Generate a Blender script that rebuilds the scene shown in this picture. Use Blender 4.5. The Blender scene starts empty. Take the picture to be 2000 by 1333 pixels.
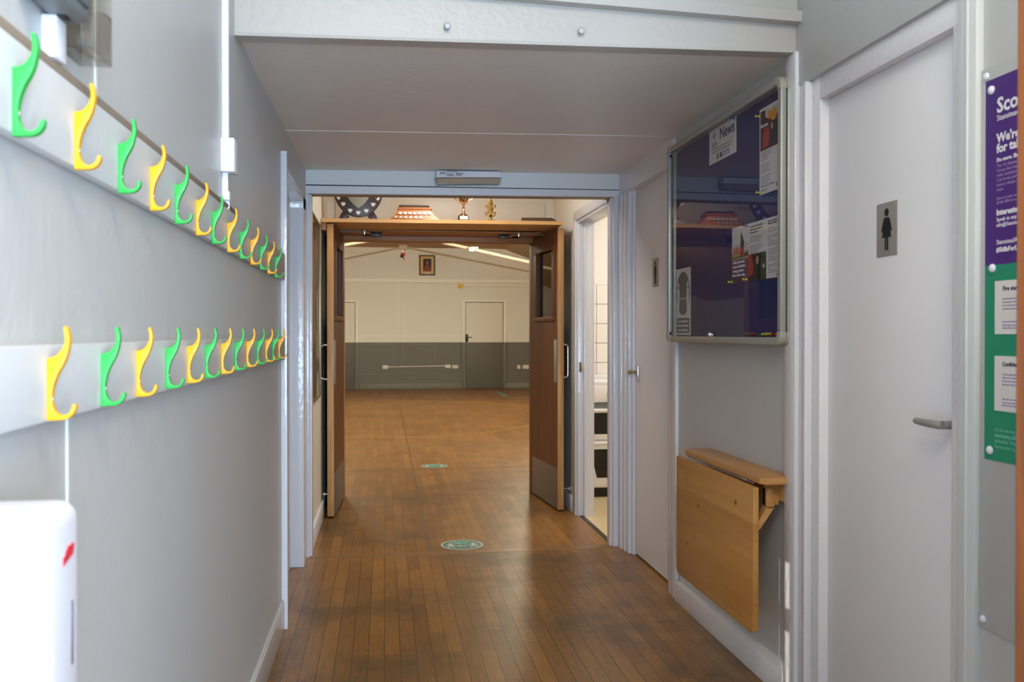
import bpy, bmesh, math, random
from mathutils import Vector, Matrix
random.seed(7)
scene = bpy.context.scene
C = scene.collection
PI = math.pi

# ------------------------------------------------------------------ camera
EYE = 1.25
cam_d = bpy.data.cameras.new('camera'); cam = bpy.data.objects.new('camera', cam_d); C.objects.link(cam)
cam.location = (0, 0, EYE)
cam.rotation_euler = (math.radians(90 - 0.4727), 0, math.radians(-8.175))
cam_d.sensor_width = 36.0; cam_d.lens = 36.0 * 1740 / 2000
cam_d.clip_start = 0.02; cam_d.clip_end = 100
cam_d.dof.use_dof = True; cam_d.dof.focus_distance = 4.6; cam_d.dof.aperture_fstop = 6.3
scene.camera = cam
# ------------------------------------------------------------------ look
vs = scene.view_settings
vs.view_transform = 'Standard'; vs.look = 'None'; vs.gamma = 1.0; vs.exposure = 0.0
vs.use_curve_mapping = False
scene.cycles.max_bounces = 10; scene.cycles.diffuse_bounces = 6; scene.cycles.glossy_bounces = 4
scene.cycles.transparent_max_bounces = 12
scene.cycles.sample_clamp_indirect = 4.0
# ------------------------------------------------------------------ sky
w = bpy.data.worlds.new('sky'); scene.world = w; w.use_nodes = True
w.node_tree.nodes['Background'].inputs[0].default_value = (0.62, 0.76, 1.0, 1)
w.node_tree.nodes['Background'].inputs[1].default_value = 0.35

def lamp(name, kind, loc, energy, color, size=(1, 1), aim=None):
    d = bpy.data.lights.new(name, kind); o = bpy.data.objects.new(name, d); C.objects.link(o)
    d.energy = energy; d.color = color; o.location = loc
    if kind == 'AREA':
        d.shape = 'RECTANGLE'; d.size, d.size_y = size
    if aim is not None:
        o.rotation_euler = (Vector(aim) - Vector(loc)).to_track_quat('-Z', 'Y').to_euler()
    return o
# daylight coming in at the big entrance window behind the camera
lamp('daylight', 'AREA', (0.15, -1.38, 1.70), 14, (0.66, 0.82, 1.0), (1.5, 2.3), (0.15, 5, 1.6))
# daylight of the open entrance doorway
lamp('doorway_light', 'AREA', (0.50, -1.32, 1.15), 158, (0.50, 0.74, 1.0), (0.9, 1.9), (-0.43, 1.3, 1.15))
# added overhead fill at the entrance end, brightening the side walls
lamp('overhead_fill', 'AREA', (0.35, -0.05, 3.08), 122, (1.0, 0.915, 0.77), (1.3, 1.5), (0.35, 0.25, 0))
# low winter sun through a slit shaped for it in the entrance wall
SUN_DIR = Vector((1.335 - 0.013, 2.80 + 1.46, -0.62)).normalized()
s = lamp('sun', 'SUN', (-1, -6, 4), 14.0, (1.0, 0.95, 0.86)); s.data.angle = math.radians(0.12)
s.rotation_euler = SUN_DIR.to_track_quat('-Z', 'Y').to_euler()
# lamps of the hall, the lobby and the kitchen
for i, (x, y) in enumerate([(-1.2, 9.3), (2.1, 9.3), (-1.3, 12.9), (2.2, 12.9), (-1.3, 14.3), (2.2, 14.3)]):
    lamp('hall_light', 'AREA', (x, y, 3.10), 78 if y < 14 else 125, (1.0, 0.94, 0.74), (0.25, 1.3), (x, y, 0) if y < 14 else (x, 20.2, 1.2))
lamp('lobby_light', 'AREA', (0.45, 5.75, 2.56), 14.5, (1.0, 0.96, 0.88), (0.3, 0.6), (0.45, 5.75, 0))
lamp('kitchen_light', 'AREA', (2.2, 6.0, 2.40), 24, (1.0, 0.96, 0.90), (0.3, 1.0), (2.2, 6.0, 0))

# ------------------------------------------------------------------ materials
def nodes(m):
    m.use_nodes = True
    nt = m.node_tree
    return nt, nt.nodes, nt.links, nt.nodes['Principled BSDF']
def rgb(r, g, b):                     # 0-255 sRGB -> linear
    f = lambda c: (c / 12.92 if c <= 0.04045 else ((c + 0.055) / 1.055) ** 2.4)
    return (f(r / 255), f(g / 255), f(b / 255), 1)
MATS = {}
def mat(name, col, rough=0.5, metal=0.0, bump=0.0, bscale=40, stretch=(1, 1, 1), spec=0.5, vary=0.0, coat=0.0):
    m = bpy.data.materials.new(name); nt, N, L, p = nodes(m)
    p.inputs['Base Color'].default_value = col; p.inputs['Roughness'].default_value = rough
    p.inputs['Metallic'].default_value = metal; p.inputs['Specular IOR Level'].default_value = spec
    if coat: p.inputs['Coat Weight'].default_value = coat; p.inputs['Coat Roughness'].default_value = 0.08
    if bump or vary:
        tc = N.new('ShaderNodeTexCoord'); mp = N.new('ShaderNodeMapping'); mp.inputs['Scale'].default_value = stretch
        nz = N.new('ShaderNodeTexNoise'); nz.inputs['Scale'].default_value = bscale; nz.inputs['Detail'].default_value = 4
        geo = N.new('ShaderNodeNewGeometry')
        L.new(geo.outputs['Position'], mp.inputs[0]); L.new(mp.outputs[0], nz.inputs['Vector'])
        if bump:
            b = N.new('ShaderNodeBump'); b.inputs['Strength'].default_value = bump; b.inputs['Distance'].default_value = 0.01
            L.new(nz.outputs['Fac'], b.inputs['Height']); L.new(b.outputs[0], p.inputs['Normal'])
        if vary:
            n2 = N.new('ShaderNodeTexNoise'); n2.inputs['Scale'].default_value = 2.3; n2.inputs['Detail'].default_value = 3
            L.new(mp.outputs[0], n2.inputs['Vector'])
            mx = N.new('ShaderNodeMix'); mx.data_type = 'RGBA'
            mx.inputs[6].default_value = tuple(c * (1 - vary) for c in col[:3]) + (1,)
            mx.inputs[7].default_value = tuple(min(1, c * (1 + vary)) for c in col[:3]) + (1,)
            L.new(n2.outputs['Fac'], mx.inputs[0]); L.new(mx.outputs[2], p.inputs['Base Color'])
    MATS[name] = m
    return m
def wood(name, dark, light, axis='Z', rough=0.4, scale=9.0, contrast=1.0, boards=0.0, board_axis='Z', knots=()):
    m = bpy.data.materials.new(name); nt, N, L, p = nodes(m)
    tc = N.new('ShaderNodeTexCoord'); mp = N.new('ShaderNodeMapping')
    st = {'X': (0.07, 1, 1), 'Y': (1, 0.07, 1), 'Z': (1, 1, 0.07)}[axis]
    mp.inputs['Scale'].default_value = st
    L.new(tc.outputs['Object'], mp.inputs[0])
    nz = N.new('ShaderNodeTexNoise'); nz.inputs['Scale'].default_value = scale * 4; nz.inputs['Detail'].default_value = 6
    nz.inputs['Distortion'].default_value = 1.2
    L.new(mp.outputs[0], nz.inputs['Vector'])
    n2 = N.new('ShaderNodeTexNoise'); n2.inputs['Scale'].default_value = scale; n2.inputs['Detail'].default_value = 2
    L.new(mp.outputs[0], n2.inputs['Vector'])
    ad = N.new('ShaderNodeMath'); ad.operation = 'ADD'
    L.new(nz.outputs['Fac'], ad.inputs[0]); L.new(n2.outputs['Fac'], ad.inputs[1])
    mr = N.new('ShaderNodeMapRange'); mr.inputs[1].default_value = 1 - 0.35 / contrast; mr.inputs[2].default_value = 1 + 0.35 / contrast
    L.new(ad.outputs[0], mr.inputs[0])
    fac = mr.outputs[0]
    if boards:
        sp = N.new('ShaderNodeSeparateXYZ'); L.new(tc.outputs['Object'], sp.inputs[0])
        mu = N.new('ShaderNodeMath'); mu.operation = 'MULTIPLY'; mu.inputs[1].default_value = 1 / boards
        L.new(sp.outputs[board_axis], mu.inputs[0])
        fl = N.new('ShaderNodeMath'); fl.operation = 'FLOOR'; L.new(mu.outputs[0], fl.inputs[0])
        wn = N.new('ShaderNodeTexWhiteNoise'); wn.noise_dimensions = '1D'; L.new(fl.outputs[0], wn.inputs['W'])
        m2 = N.new('ShaderNodeMath'); m2.operation = 'MULTIPLY_ADD'; m2.inputs[1].default_value = 0.55; m2.inputs[2].default_value = -0.27
        L.new(wn.outputs['Value'], m2.inputs[0])
        a2 = N.new('ShaderNodeMath'); a2.operation = 'ADD'; a2.use_clamp = True
        L.new(fac, a2.inputs[0]); L.new(m2.outputs[0], a2.inputs[1]); fac = a2.outputs[0]
    mx = N.new('ShaderNodeMix'); mx.data_type = 'RGBA'; mx.inputs[6].default_value = dark; mx.inputs[7].default_value = light
    L.new(fac, mx.inputs[0]); out = mx.outputs[2]
    for (kx, ky, kz, r) in knots:
        d = N.new('ShaderNodeVectorMath'); d.operation = 'DISTANCE'; d.inputs[1].default_value = (kx, ky, kz)
        L.new(tc.outputs['Object'], d.inputs[0])
        mr2 = N.new('ShaderNodeMapRange'); mr2.inputs[1].default_value = r; mr2.inputs[2].default_value = r * 0.3
        L.new(d.outputs['Value'], mr2.inputs[0])
        m3 = N.new('ShaderNodeMix'); m3.data_type = 'RGBA'; m3.inputs[7].default_value = tuple(c * 0.25 for c in dark[:3]) + (1,)
        L.new(mr2.outputs[0], m3.inputs[0]); L.new(out, m3.inputs[6]); out = m3.outputs[2]
    L.new(out, p.inputs['Base Color']); p.inputs['Roughness'].default_value = rough
    MATS[name] = m
    return m

WALL = rgb(190, 190, 189)
mat('wall_paint', WALL, 0.4, bump=0.09, bscale=60, stretch=(1, 1, 0.5), vary=0.03)
mat('lobby_paint', rgb(226, 219, 205), 0.5, bump=0.08, bscale=60)
mat('ceiling_paint', rgb(226, 220, 214), 0.45, bump=0.14, bscale=30, vary=0.03)
mat('gloss_white', rgb(223, 221, 224), 0.22, bump=0.25, bscale=55, vary=0.02)
mat('gloss_trim', rgb(216, 214, 218), 0.13, bump=0.2, bscale=40, stretch=(1, 1, 0.8))
mat('beam_white', rgb(218, 212, 203), 0.35, bump=0.2, bscale=45)
mat('beam_paint', rgb(176, 171, 166), 0.35, bump=0.2, bscale=45)
mat('door_white', rgb(230, 228, 230), 0.4, bump=0.05, bscale=90)
mat('panel_grey', rgb(212, 214, 214), 0.5, bump=0.1, bscale=40)
mat('dark_gap', rgb(38, 34, 32), 0.9)
mat('gap_and_board_brown', rgb(134, 118, 104), 0.7, vary=0.15)  # brown for the rail's shadow line, the door gaps and the socket board
mat('raw_soffit', rgb(150, 128, 106), 0.6, vary=0.1)
mat('hook_green', rgb(50, 172, 74), 0.33, spec=0.4)
mat('hook_yellow', rgb(236, 168, 22), 0.33, spec=0.4)
mat('white_plastic', rgb(232, 232, 238), 0.3)
mat('dispenser_white', rgb(214, 214, 222), 0.3)
mat('dispenser_slot', rgb(96, 90, 104), 0.3)
mat('red_mark', rgb(205, 40, 60), 0.5)
mat('grey_plastic', rgb(112, 118, 120), 0.45)
mat('chrome', rgb(225, 225, 228), 0.12, metal=1)
mat('satin_steel', rgb(172, 168, 162), 0.45, metal=0.55)
mat('aluminium', rgb(166, 167, 160), 0.45, metal=0.5)
mat('kick_steel', rgb(132, 120, 106), 0.5, metal=0.6)
mat('corner_plastic', rgb(158, 156, 142), 0.45)
mat('black', rgb(14, 14, 15), 0.5)
mat('black_metal', rgb(40, 40, 42), 0.35, metal=0.6)
mat('brass', rgb(150, 112, 48), 0.35, metal=0.9)
mat('lever_brass', rgb(166, 146, 112), 0.3, metal=0.9)
mat('silver_plate', rgb(208, 204, 192), 0.5, metal=0.15)
mat('shield_silver', rgb(150, 143, 126), 0.5, metal=0.2)
mat('gold_cup', rgb(196, 160, 112), 0.16, metal=1)
mat('felt', rgb(44, 48, 98), 0.95, bump=0.2, bscale=400)
mat('paper', rgb(226, 220, 214), 0.7)
mat('ink', rgb(42, 42, 58), 0.8)
mat('ink_navy', rgb(44, 46, 84), 0.8)
mat('ink_grey', rgb(140, 134, 136), 0.8)
mat('oval_grey', rgb(104, 106, 112), 0.7)
mat('ink_blue', rgb(70, 130, 170), 0.8)
mat('ink_light', rgb(226, 224, 226), 0.6)
mat('ink_soft', rgb(150, 128, 170), 0.6)
mat('ink_mint', rgb(118, 190, 165), 0.6)
mat('purple', rgb(74, 38, 120), 0.45)
mat('dark_plum', rgb(82, 50, 92), 0.6)
mat('teal', rgb(28, 140, 108), 0.45)
mat('photo_red', rgb(178, 58, 40), 0.6)
mat('photo_orange', rgb(224, 148, 50), 0.6)
mat('photo_maroon', rgb(84, 34, 36), 0.6)
mat('photo_dark', rgb(44, 38, 40), 0.6)
mat('photo_green', rgb(70, 86, 52), 0.6)
mat('photo_sky', rgb(206, 198, 190), 0.6)
mat('photo_sand', rgb(176, 150, 112), 0.6)
mat('photo_skin', rgb(196, 148, 120), 0.6)
mat('floor_sign_green', rgb(66, 112, 98), 0.4)
mat('floor_sign_white', rgb(176, 184, 174), 0.45)
mat('yellow_pin', rgb(226, 214, 40), 0.35); mat('red_pin', rgb(206, 44, 40), 0.35); mat('green_pin', rgb(30, 120, 74), 0.35); mat('blue_pin', rgb(40, 92, 150), 0.35)
mat('mat_cream', rgb(214, 178, 112), 0.7)
mat('dark_frame', rgb(48, 30, 20), 0.4)
mat('portrait_dark', rgb(38, 30, 30), 0.6); mat('portrait_red', rgb(134, 48, 42), 0.6); mat('portrait_skin', rgb(176, 92, 70), 0.6)
mat('mahogany', rgb(50, 28, 20), 0.35)
mat('book_cover', rgb(56, 42, 24), 0.55)
mat('line_yellow', rgb(176, 138, 52), 0.4); mat('line_green', rgb(104, 112, 92), 0.4); mat('line_teal', rgb(120, 150, 140), 0.4); mat('seam_dark', rgb(66, 48, 32), 0.6)
mat('socket_white', rgb(232, 226, 214), 0.4)
mat('yellow_box', rgb(236, 190, 40), 0.4)
mat('cooker_white', rgb(236, 236, 238), 0.25)
mat('cooker_glass', rgb(10, 10, 11), 0.08)
mat('kitchen_floor', rgb(206, 186, 146), 0.35, vary=0.08)
mat('metal_strip', rgb(70, 66, 60), 0.4, metal=0.7)
mat('picture_dark', rgb(26, 22, 19), 0.22, spec=0.2)
mat('picture_brown', rgb(96, 76, 44), 0.22, spec=0.2); mat('picture_pale', rgb(170, 162, 140), 0.22, spec=0.2); mat('picture_violet', rgb(70, 60, 78), 0.22, spec=0.2)
mat('gilt', rgb(150, 136, 104), 0.35, metal=0.7)
mat('hall_ceiling', rgb(206, 178, 138), 0.6)
mat('truss_white', rgb(205, 190, 166), 0.45); mat('truss_brown', rgb(160, 136, 108), 0.5)
mat('diffuser_tint', rgb(208, 190, 170), 0.2)
wood('door_veneer', rgb(88, 49, 18), rgb(116, 68, 28), 'Z', 0.5, 10)
wood('pine_edge', rgb(168, 116, 64), rgb(208, 160, 100), 'Z', 0.42, 9, 1.3)
wood('pine_shelf', rgb(190, 134, 70), rgb(222, 170, 104), 'X', 0.4, 8, 1.2)
wood('pine_lintel', rgb(140, 90, 52), rgb(178, 124, 80), 'X', 0.5, 8, 1.2)
wood('birch_leaf', rgb(166, 112, 52), rgb(196, 144, 78), 'Y', 0.4, 6, 0.8, boards=0.062, board_axis='Z',
     knots=((-0.010, 0.27, 0.165, 0.012), (-0.010, -0.245, 0.168, 0.014), (-0.010, 0.13, 0.083, 0.013), (-0.010, 0.26, -0.09, 0.009)))
wood('birch_top', rgb(168, 116, 60), rgb(200, 150, 92), 'Y', 0.4, 6, 0.8)
wood('orange_wood', rgb(92, 46, 13), rgb(128, 70, 24), 'Z', 0.4, 8, 1.2)
wood('trophy_wood', rgb(138, 68, 18), rgb(182, 106, 40), 'X', 0.35, 12)

def glass_mat(name, tint=(1, 1, 1, 1), boost=1.0, ior=1.5):
    m = bpy.data.materials.new(name); m.use_nodes = True; nt = m.node_tree; N = nt.nodes; L = nt.links
    N.remove(N['Principled BSDF']); out = N['Material Output']
    t = N.new('ShaderNodeBsdfTransparent'); t.inputs[0].default_value = tint
    g = N.new('ShaderNodeBsdfGlossy'); g.inputs['Roughness'].default_value = 0.01
    f = N.new('ShaderNodeFresnel'); f.inputs['IOR'].default_value = ior
    m0 = N.new('ShaderNodeMath'); m0.operation = 'MULTIPLY'; m0.inputs[1].default_value = boost; m0.use_clamp = True
    L.new(f.outputs[0], m0.inputs[0])
    gb = N.new('ShaderNodeNewGeometry'); iv = N.new('ShaderNodeMath'); iv.operation = 'SUBTRACT'; iv.inputs[0].default_value = 1; L.new(gb.outputs['Backfacing'], iv.inputs[1])
    mu = N.new('ShaderNodeMath'); mu.operation = 'MULTIPLY'; L.new(m0.outputs[0], mu.inputs[0]); L.new(iv.outputs[0], mu.inputs[1])
    mx = N.new('ShaderNodeMixShader'); L.new(mu.outputs[0], mx.inputs[0]); L.new(t.outputs[0], mx.inputs[1]); L.new(g.outputs[0], mx.inputs[2])
    L.new(mx.outputs[0], out.inputs[0]); MATS[name] = m
glass_mat('board_glass', (0.92, 0.93, 0.95, 1), 0.85)
glass_mat('door_glass', (0.42, 0.40, 0.36, 1), 1.6)
glass_mat('clear_acrylic', (0.86, 0.85, 0.83, 1), 1.0)
m = bpy.data.materials.new('lit_tube'); nt, N, L, p = nodes(m)
p.inputs['Emission Color'].default_value = (0.85, 1.0, 0.97, 1); p.inputs['Emission Strength'].default_value = 6; MATS['lit_tube'] = m

# two-tone painted hall wall: grey up to the dado line, cream above
def two_tone(name, low, high, zsplit):
    m = bpy.data.materials.new(name); nt, N, L, p = nodes(m)
    geo = N.new('ShaderNodeNewGeometry'); sp = N.new('ShaderNodeSeparateXYZ'); L.new(geo.outputs['Position'], sp.inputs[0])
    gt = N.new('ShaderNodeMath'); gt.operation = 'GREATER_THAN'; gt.inputs[1].default_value = zsplit; L.new(sp.outputs['Z'], gt.inputs[0])
    mx = N.new('ShaderNodeMix'); mx.data_type = 'RGBA'; mx.inputs[6].default_value = low; mx.inputs[7].default_value = high
    L.new(gt.outputs[0], mx.inputs[0]); L.new(mx.outputs[2], p.inputs['Base Color']); p.inputs['Roughness'].default_value = 0.5
    MATS[name] = m
two_tone('hall_paint', rgb(104, 102, 92), rgb(232, 226, 212), 1.054)
two_tone('hall_trim', rgb(116, 115, 104), rgb(246, 241, 228), 1.054)
two_tone('hall_door_paint', rgb(99, 97, 88), rgb(228, 221, 206), 1.054)

# kitchen wall: white tiles 155 mm up to 1.65 m, paint above
m = bpy.data.materials.new('kitchen_tile'); nt, N, L, p = nodes(m)
geo = N.new('ShaderNodeNewGeometry'); sp = N.new('ShaderNodeSeparateXYZ'); L.new(geo.outputs['Position'], sp.inputs[0])
def modgap(axis, off, step=0.16, gap=0.006):
    a = N.new('ShaderNodeMath'); a.operation = 'SUBTRACT'; a.inputs[1].default_value = off; L.new(sp.outputs[axis], a.inputs[0])
    b = N.new('ShaderNodeMath'); b.operation = 'FLOORED_MODULO'; b.inputs[1].default_value = step; L.new(a.outputs[0], b.inputs[0])
    c = N.new('ShaderNodeMath'); c.operation = 'LESS_THAN'; c.inputs[1].default_value = gap; L.new(b.outputs[0], c.inputs[0]); return c
gx, gz = modgap('X', 1.726), modgap('Z', 1.65 - 1.60)
mxm = N.new('ShaderNodeMath'); mxm.operation = 'MAXIMUM'; L.new(gx.outputs[0], mxm.inputs[0]); L.new(gz.outputs[0], mxm.inputs[1])
lt = N.new('ShaderNodeMath'); lt.operation = 'LESS_THAN'; lt.inputs[1].default_value = 1.652; L.new(sp.outputs['Z'], lt.inputs[0])
an = N.new('ShaderNodeMath'); an.operation = 'MULTIPLY'; L.new(mxm.outputs[0], an.inputs[0]); L.new(lt.outputs[0], an.inputs[1])
mx = N.new('ShaderNodeMix'); mx.data_type = 'RGBA'; mx.inputs[6].default_value = rgb(236, 232, 226); mx.inputs[7].default_value = rgb(150, 140, 128)
L.new(an.outputs[0], mx.inputs[0]); L.new(mx.outputs[2], p.inputs['Base Color']); p.inputs['Roughness'].default_value = 0.3
MATS['kitchen_tile'] = m

# strip-wood floor: boards along Y, worn and stained
m = bpy.data.materials.new('floor_boards'); nt, N, L, p = nodes(m)
geo = N.new('ShaderNodeNewGeometry'); sp = N.new('ShaderNodeSeparateXYZ'); L.new(geo.outputs['Position'], sp.inputs[0])
cb = N.new('ShaderNodeCombineXYZ'); L.new(sp.outputs['Y'], cb.inputs[0]); L.new(sp.outputs['X'], cb.inputs[1])
br = N.new('ShaderNodeTexBrick'); br.offset = 0.37; br.offset_frequency = 2; br.squash = 1
br.inputs['Scale'].default_value = 1; br.inputs['Brick Width'].default_value = 0.62; br.inputs['Row Height'].default_value = 0.062
br.inputs['Mortar Size'].default_value = 0.0016; br.inputs['Mortar Smooth'].default_value = 0.3; br.inputs['Bias'].default_value = 0
br.inputs['Color1'].default_value = rgb(126, 85, 38); br.inputs['Color2'].default_value = rgb(152, 105, 48); br.inputs['Mortar'].default_value = rgb(58, 36, 20)
L.new(cb.outputs[0], br.inputs['Vector'])
mp = N.new('ShaderNodeMapping'); mp.inputs['Scale'].default_value = (1, 0.05, 1); L.new(geo.outputs['Position'], mp.inputs[0])
gr = N.new('ShaderNodeTexNoise'); gr.inputs['Scale'].default_value = 110; gr.inputs['Detail'].default_value = 5; L.new(mp.outputs[0], gr.inputs['Vector'])
grr = N.new('ShaderNodeMapRange'); grr.inputs[1].default_value = 0.3; grr.inputs[2].default_value = 0.7; grr.inputs[3].default_value = 0.80; grr.inputs[4].default_value = 1.14
L.new(gr.outputs['Fac'], grr.inputs[0])
mul = N.new('ShaderNodeMix'); mul.data_type = 'RGBA'; mul.blend_type = 'MULTIPLY'; mul.inputs[0].default_value = 1
L.new(br.outputs['Color'], mul.inputs[6]); L.new(grr.outputs[0], mul.inputs[7])
# worn, greyed traffic patches with a shape of their own
wr = N.new('ShaderNodeTexNoise'); wr.inputs['Scale'].default_value = 1.15; wr.inputs['Detail'].default_value = 7; wr.inputs['Roughness'].default_value = 0.70
L.new(geo.outputs['Position'], wr.inputs['Vector'])
wrr = N.new('ShaderNodeMapRange'); wrr.inputs[1].default_value = 0.47; wrr.inputs[2].default_value = 0.62; wrr.inputs[3].default_value = 0; wrr.inputs[4].default_value = 0.72
L.new(wr.outputs['Fac'], wrr.inputs[0])
ybl = N.new('ShaderNodeMapRange'); ybl.inputs[1].default_value = 6.0; ybl.inputs[2].default_value = 9.0; ybl.inputs[3].default_value = 1; ybl.inputs[4].default_value = 0.35
L.new(sp.outputs['Y'], ybl.inputs[0])
wm = N.new('ShaderNodeMath'); wm.operation = 'MULTIPLY'; L.new(wrr.outputs[0], wm.inputs[0]); L.new(ybl.outputs[0], wm.inputs[1])
wx = N.new('ShaderNodeMix'); wx.data_type = 'RGBA'; wx.inputs[7].default_value = rgb(74, 56, 36)
L.new(wm.outputs[0], wx.inputs[0]); L.new(mul.outputs[2], wx.inputs[6])
# fine scratches
sc_ = N.new('ShaderNodeTexNoise'); sc_.inputs['Scale'].default_value = 22; sc_.inputs['Detail'].default_value = 8; sc_.inputs['Distortion'].default_value = 3
L.new(geo.outputs['Position'], sc_.inputs['Vector'])
scr = N.new('ShaderNodeMapRange'); scr.inputs[1].default_value = 0.56; scr.inputs[2].default_value = 0.72; scr.inputs[3].default_value = 0; scr.inputs[4].default_value = 0.6
L.new(sc_.outputs['Fac'], scr.inputs[0])
sx = N.new('ShaderNodeMix'); sx.data_type = 'RGBA'; sx.inputs[7].default_value = rgb(84, 56, 30)
L.new(scr.outputs[0], sx.inputs[0]); L.new(wx.outputs[2], sx.inputs[6]); L.new(sx.outputs[2], p.inputs['Base Color'])
rr = N.new('ShaderNodeMapRange'); rr.inputs[3].default_value = 0.22; rr.inputs[4].default_value = 0.46; L.new(wr.outputs['Fac'], rr.inputs[0]); L.new(rr.outputs[0], p.inputs['Roughness'])
p.inputs['Specular IOR Level'].default_value = 0.4
bm_ = N.new('ShaderNodeBump'); bm_.inputs['Strength'].default_value = 0.1; bm_.inputs['Distance'].default_value = 0.002
L.new(br.outputs['Fac'], bm_.inputs['Height']); bm_.invert = True; L.new(bm_.outputs[0], p.inputs['Normal'])
MATS['floor_boards'] = m
wood('threshold_board', rgb(112, 76, 40), rgb(144, 102, 58), 'X', 0.32, 9)

# ------------------------------------------------------------------ mesh helpers
class MB:
    def __init__(self): self.bm = bmesh.new()
    def _merge(self, b, mtx=None):
        if mtx is not None:
            bmesh.ops.transform(b, matrix=mtx, verts=b.verts)
            if mtx.determinant() < 0: bmesh.ops.reverse_faces(b, faces=b.faces)
        me = bpy.data.meshes.new('tmp'); b.to_mesh(me); b.free(); self.bm.from_mesh(me); bpy.data.meshes.remove(me)
        return self
    def box(self, x0, x1, y0, y1, z0, z1, r=0.0, seg=2, mtx=None):
        b = bmesh.new(); bmesh.ops.create_cube(b, size=1)
        for v in b.verts:
            v.co = Vector((x0 + (v.co.x + .5) * (x1 - x0), y0 + (v.co.y + .5) * (y1 - y0), z0 + (v.co.z + .5) * (z1 - z0)))
        if r: bmesh.ops.bevel(b, geom=list(b.edges), offset=r, segments=seg, affect='EDGES', profile=0.5)
        return self._merge(b, mtx)
    def hexa(self, bottom, top):           # two 4-corner loops
        b = bmesh.new(); vb = [b.verts.new(p) for p in bottom]; vt = [b.verts.new(p) for p in top]
        b.faces.new(vb[::-1]); b.faces.new(vt)
        for i in range(4): j = (i + 1) % 4; b.faces.new((vb[i], vb[j], vt[j], vt[i]))
        bmesh.ops.recalc_face_normals(b, faces=b.faces)
        return self._merge(b)
    def prism(self, outline, d, mtx=None, r=0.0, seg=2, holes=False):   # outline in local XY, extruded along +Z by d
        P = [Vector(q[:2]) for q in outline]; n = len(P)
        if sum(P[i].x * P[(i + 1) % n].y - P[(i + 1) % n].x * P[i].y for i in range(n)) < 0: P = P[::-1]
        nrm = []
        for i in range(n):
            e1, e2 = (P[i] - P[i - 1]).normalized(), (P[(i + 1) % n] - P[i]).normalized()
            n1, n2 = Vector((e1.y, -e1.x)), Vector((e2.y, -e2.x)); h = (n1 + n2)
            nrm.append(h / max(h.dot(n1), 0.7) if h.length > 1e-6 else n1)
        lay = [(0, 0), (0, d)] if not r else [(r, 0), (r * .29, r * .29), (0, r), (0, d - r), (r * .29, d - r * .29), (r, d)]
        b = bmesh.new(); rings = [[b.verts.new((P[i].x - nrm[i].x * o_, P[i].y - nrm[i].y * o_, z_)) for i in range(n)] for o_, z_ in lay]
        for a_, c_ in zip(rings, rings[1:]):
            for i in range(n): j = (i + 1) % n; b.faces.new((a_[i], a_[j], c_[j], c_[i]))
        from mathutils.geometry import tessellate_polygon
        for ring, flip in ((rings[0], True), (rings[-1], False)):
            for t_ in tessellate_polygon([[v.co.copy() for v in ring]]):
                vs_ = [ring[k_] for k_ in t_]
                if ((vs_[1].co - vs_[0].co).cross(vs_[2].co - vs_[0].co)).z < 0: vs_ = vs_[::-1]
                try: b.faces.new(vs_[::-1] if flip else vs_)
                except ValueError: pass
        b.normal_update()
        return self._merge(b, mtx)
    def lathe(self, prof, n=24, mtx=None):          # profile (radius, height)
        b = bmesh.new(); rings = []
        for r_, h in prof:
            rings.append([b.verts.new((r_ * math.cos(2 * PI * i / n), r_ * math.sin(2 * PI * i / n), h)) for i in range(n)])
        for a, c in zip(rings, rings[1:]):
            for i in range(n): j = (i + 1) % n; b.faces.new((a[i], a[j], c[j], c[i]))
        b.faces.new(rings[0][::-1]); b.faces.new(rings[-1])
        bmesh.ops.remove_doubles(b, verts=b.verts, dist=1e-6)
        bmesh.ops.recalc_face_normals(b, faces=b.faces)
        return self._merge(b, mtx)
    def tube(self, pts, r, n=10, rads=None):
        b = bmesh.new(); pts = [Vector(p_) for p_ in pts]; rings = []; up = None
        for i, p_ in enumerate(pts):
            t = (pts[min(i + 1, len(pts) - 1)] - pts[max(i - 1, 0)]).normalized()
            if up is None: up = t.orthogonal().normalized()
            up = (up - t * up.dot(t)).normalized(); sd = t.cross(up); rr_ = rads[i] if rads else r
            rings.append([b.verts.new(p_ + rr_ * (math.cos(2 * PI * k / n) * up + math.sin(2 * PI * k / n) * sd)) for k in range(n)])
        for a, c in zip(rings, rings[1:]):
            for i in range(n): j = (i + 1) % n; b.faces.new((a[i], a[j], c[j], c[i]))
        b.faces.new(rings[0][::-1]); b.faces.new(rings[-1]); bmesh.ops.recalc_face_normals(b, faces=b.faces)
        return self._merge(b)
    def ball(self, c, r, sc=(1, 1, 1), n=16):
        b = bmesh.new(); bmesh.ops.create_uvsphere(b, u_segments=n, v_segments=n // 2, radius=r)
        return self._merge(b, Matrix.Translation(c) @ Matrix.Diagonal((*sc, 1)))
    def strip(self, pts, wd, z0, z1):                # flat ribbon along a polyline on the floor
        L_, R_ = [], []
        for i, p_ in enumerate(pts):
            a, c = Vector(pts[max(i - 1, 0)]), Vector(pts[min(i + 1, len(pts) - 1)]); t = (c - a).normalized(); n = Vector((-t.y, t.x)) * wd / 2
            L_.append(Vector(p_) + n); R_.append(Vector(p_) - n)
        return self.prism([tuple(v) for v in L_ + R_[::-1]], z1 - z0, Matrix.Translation((0, 0, z0)))

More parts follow.
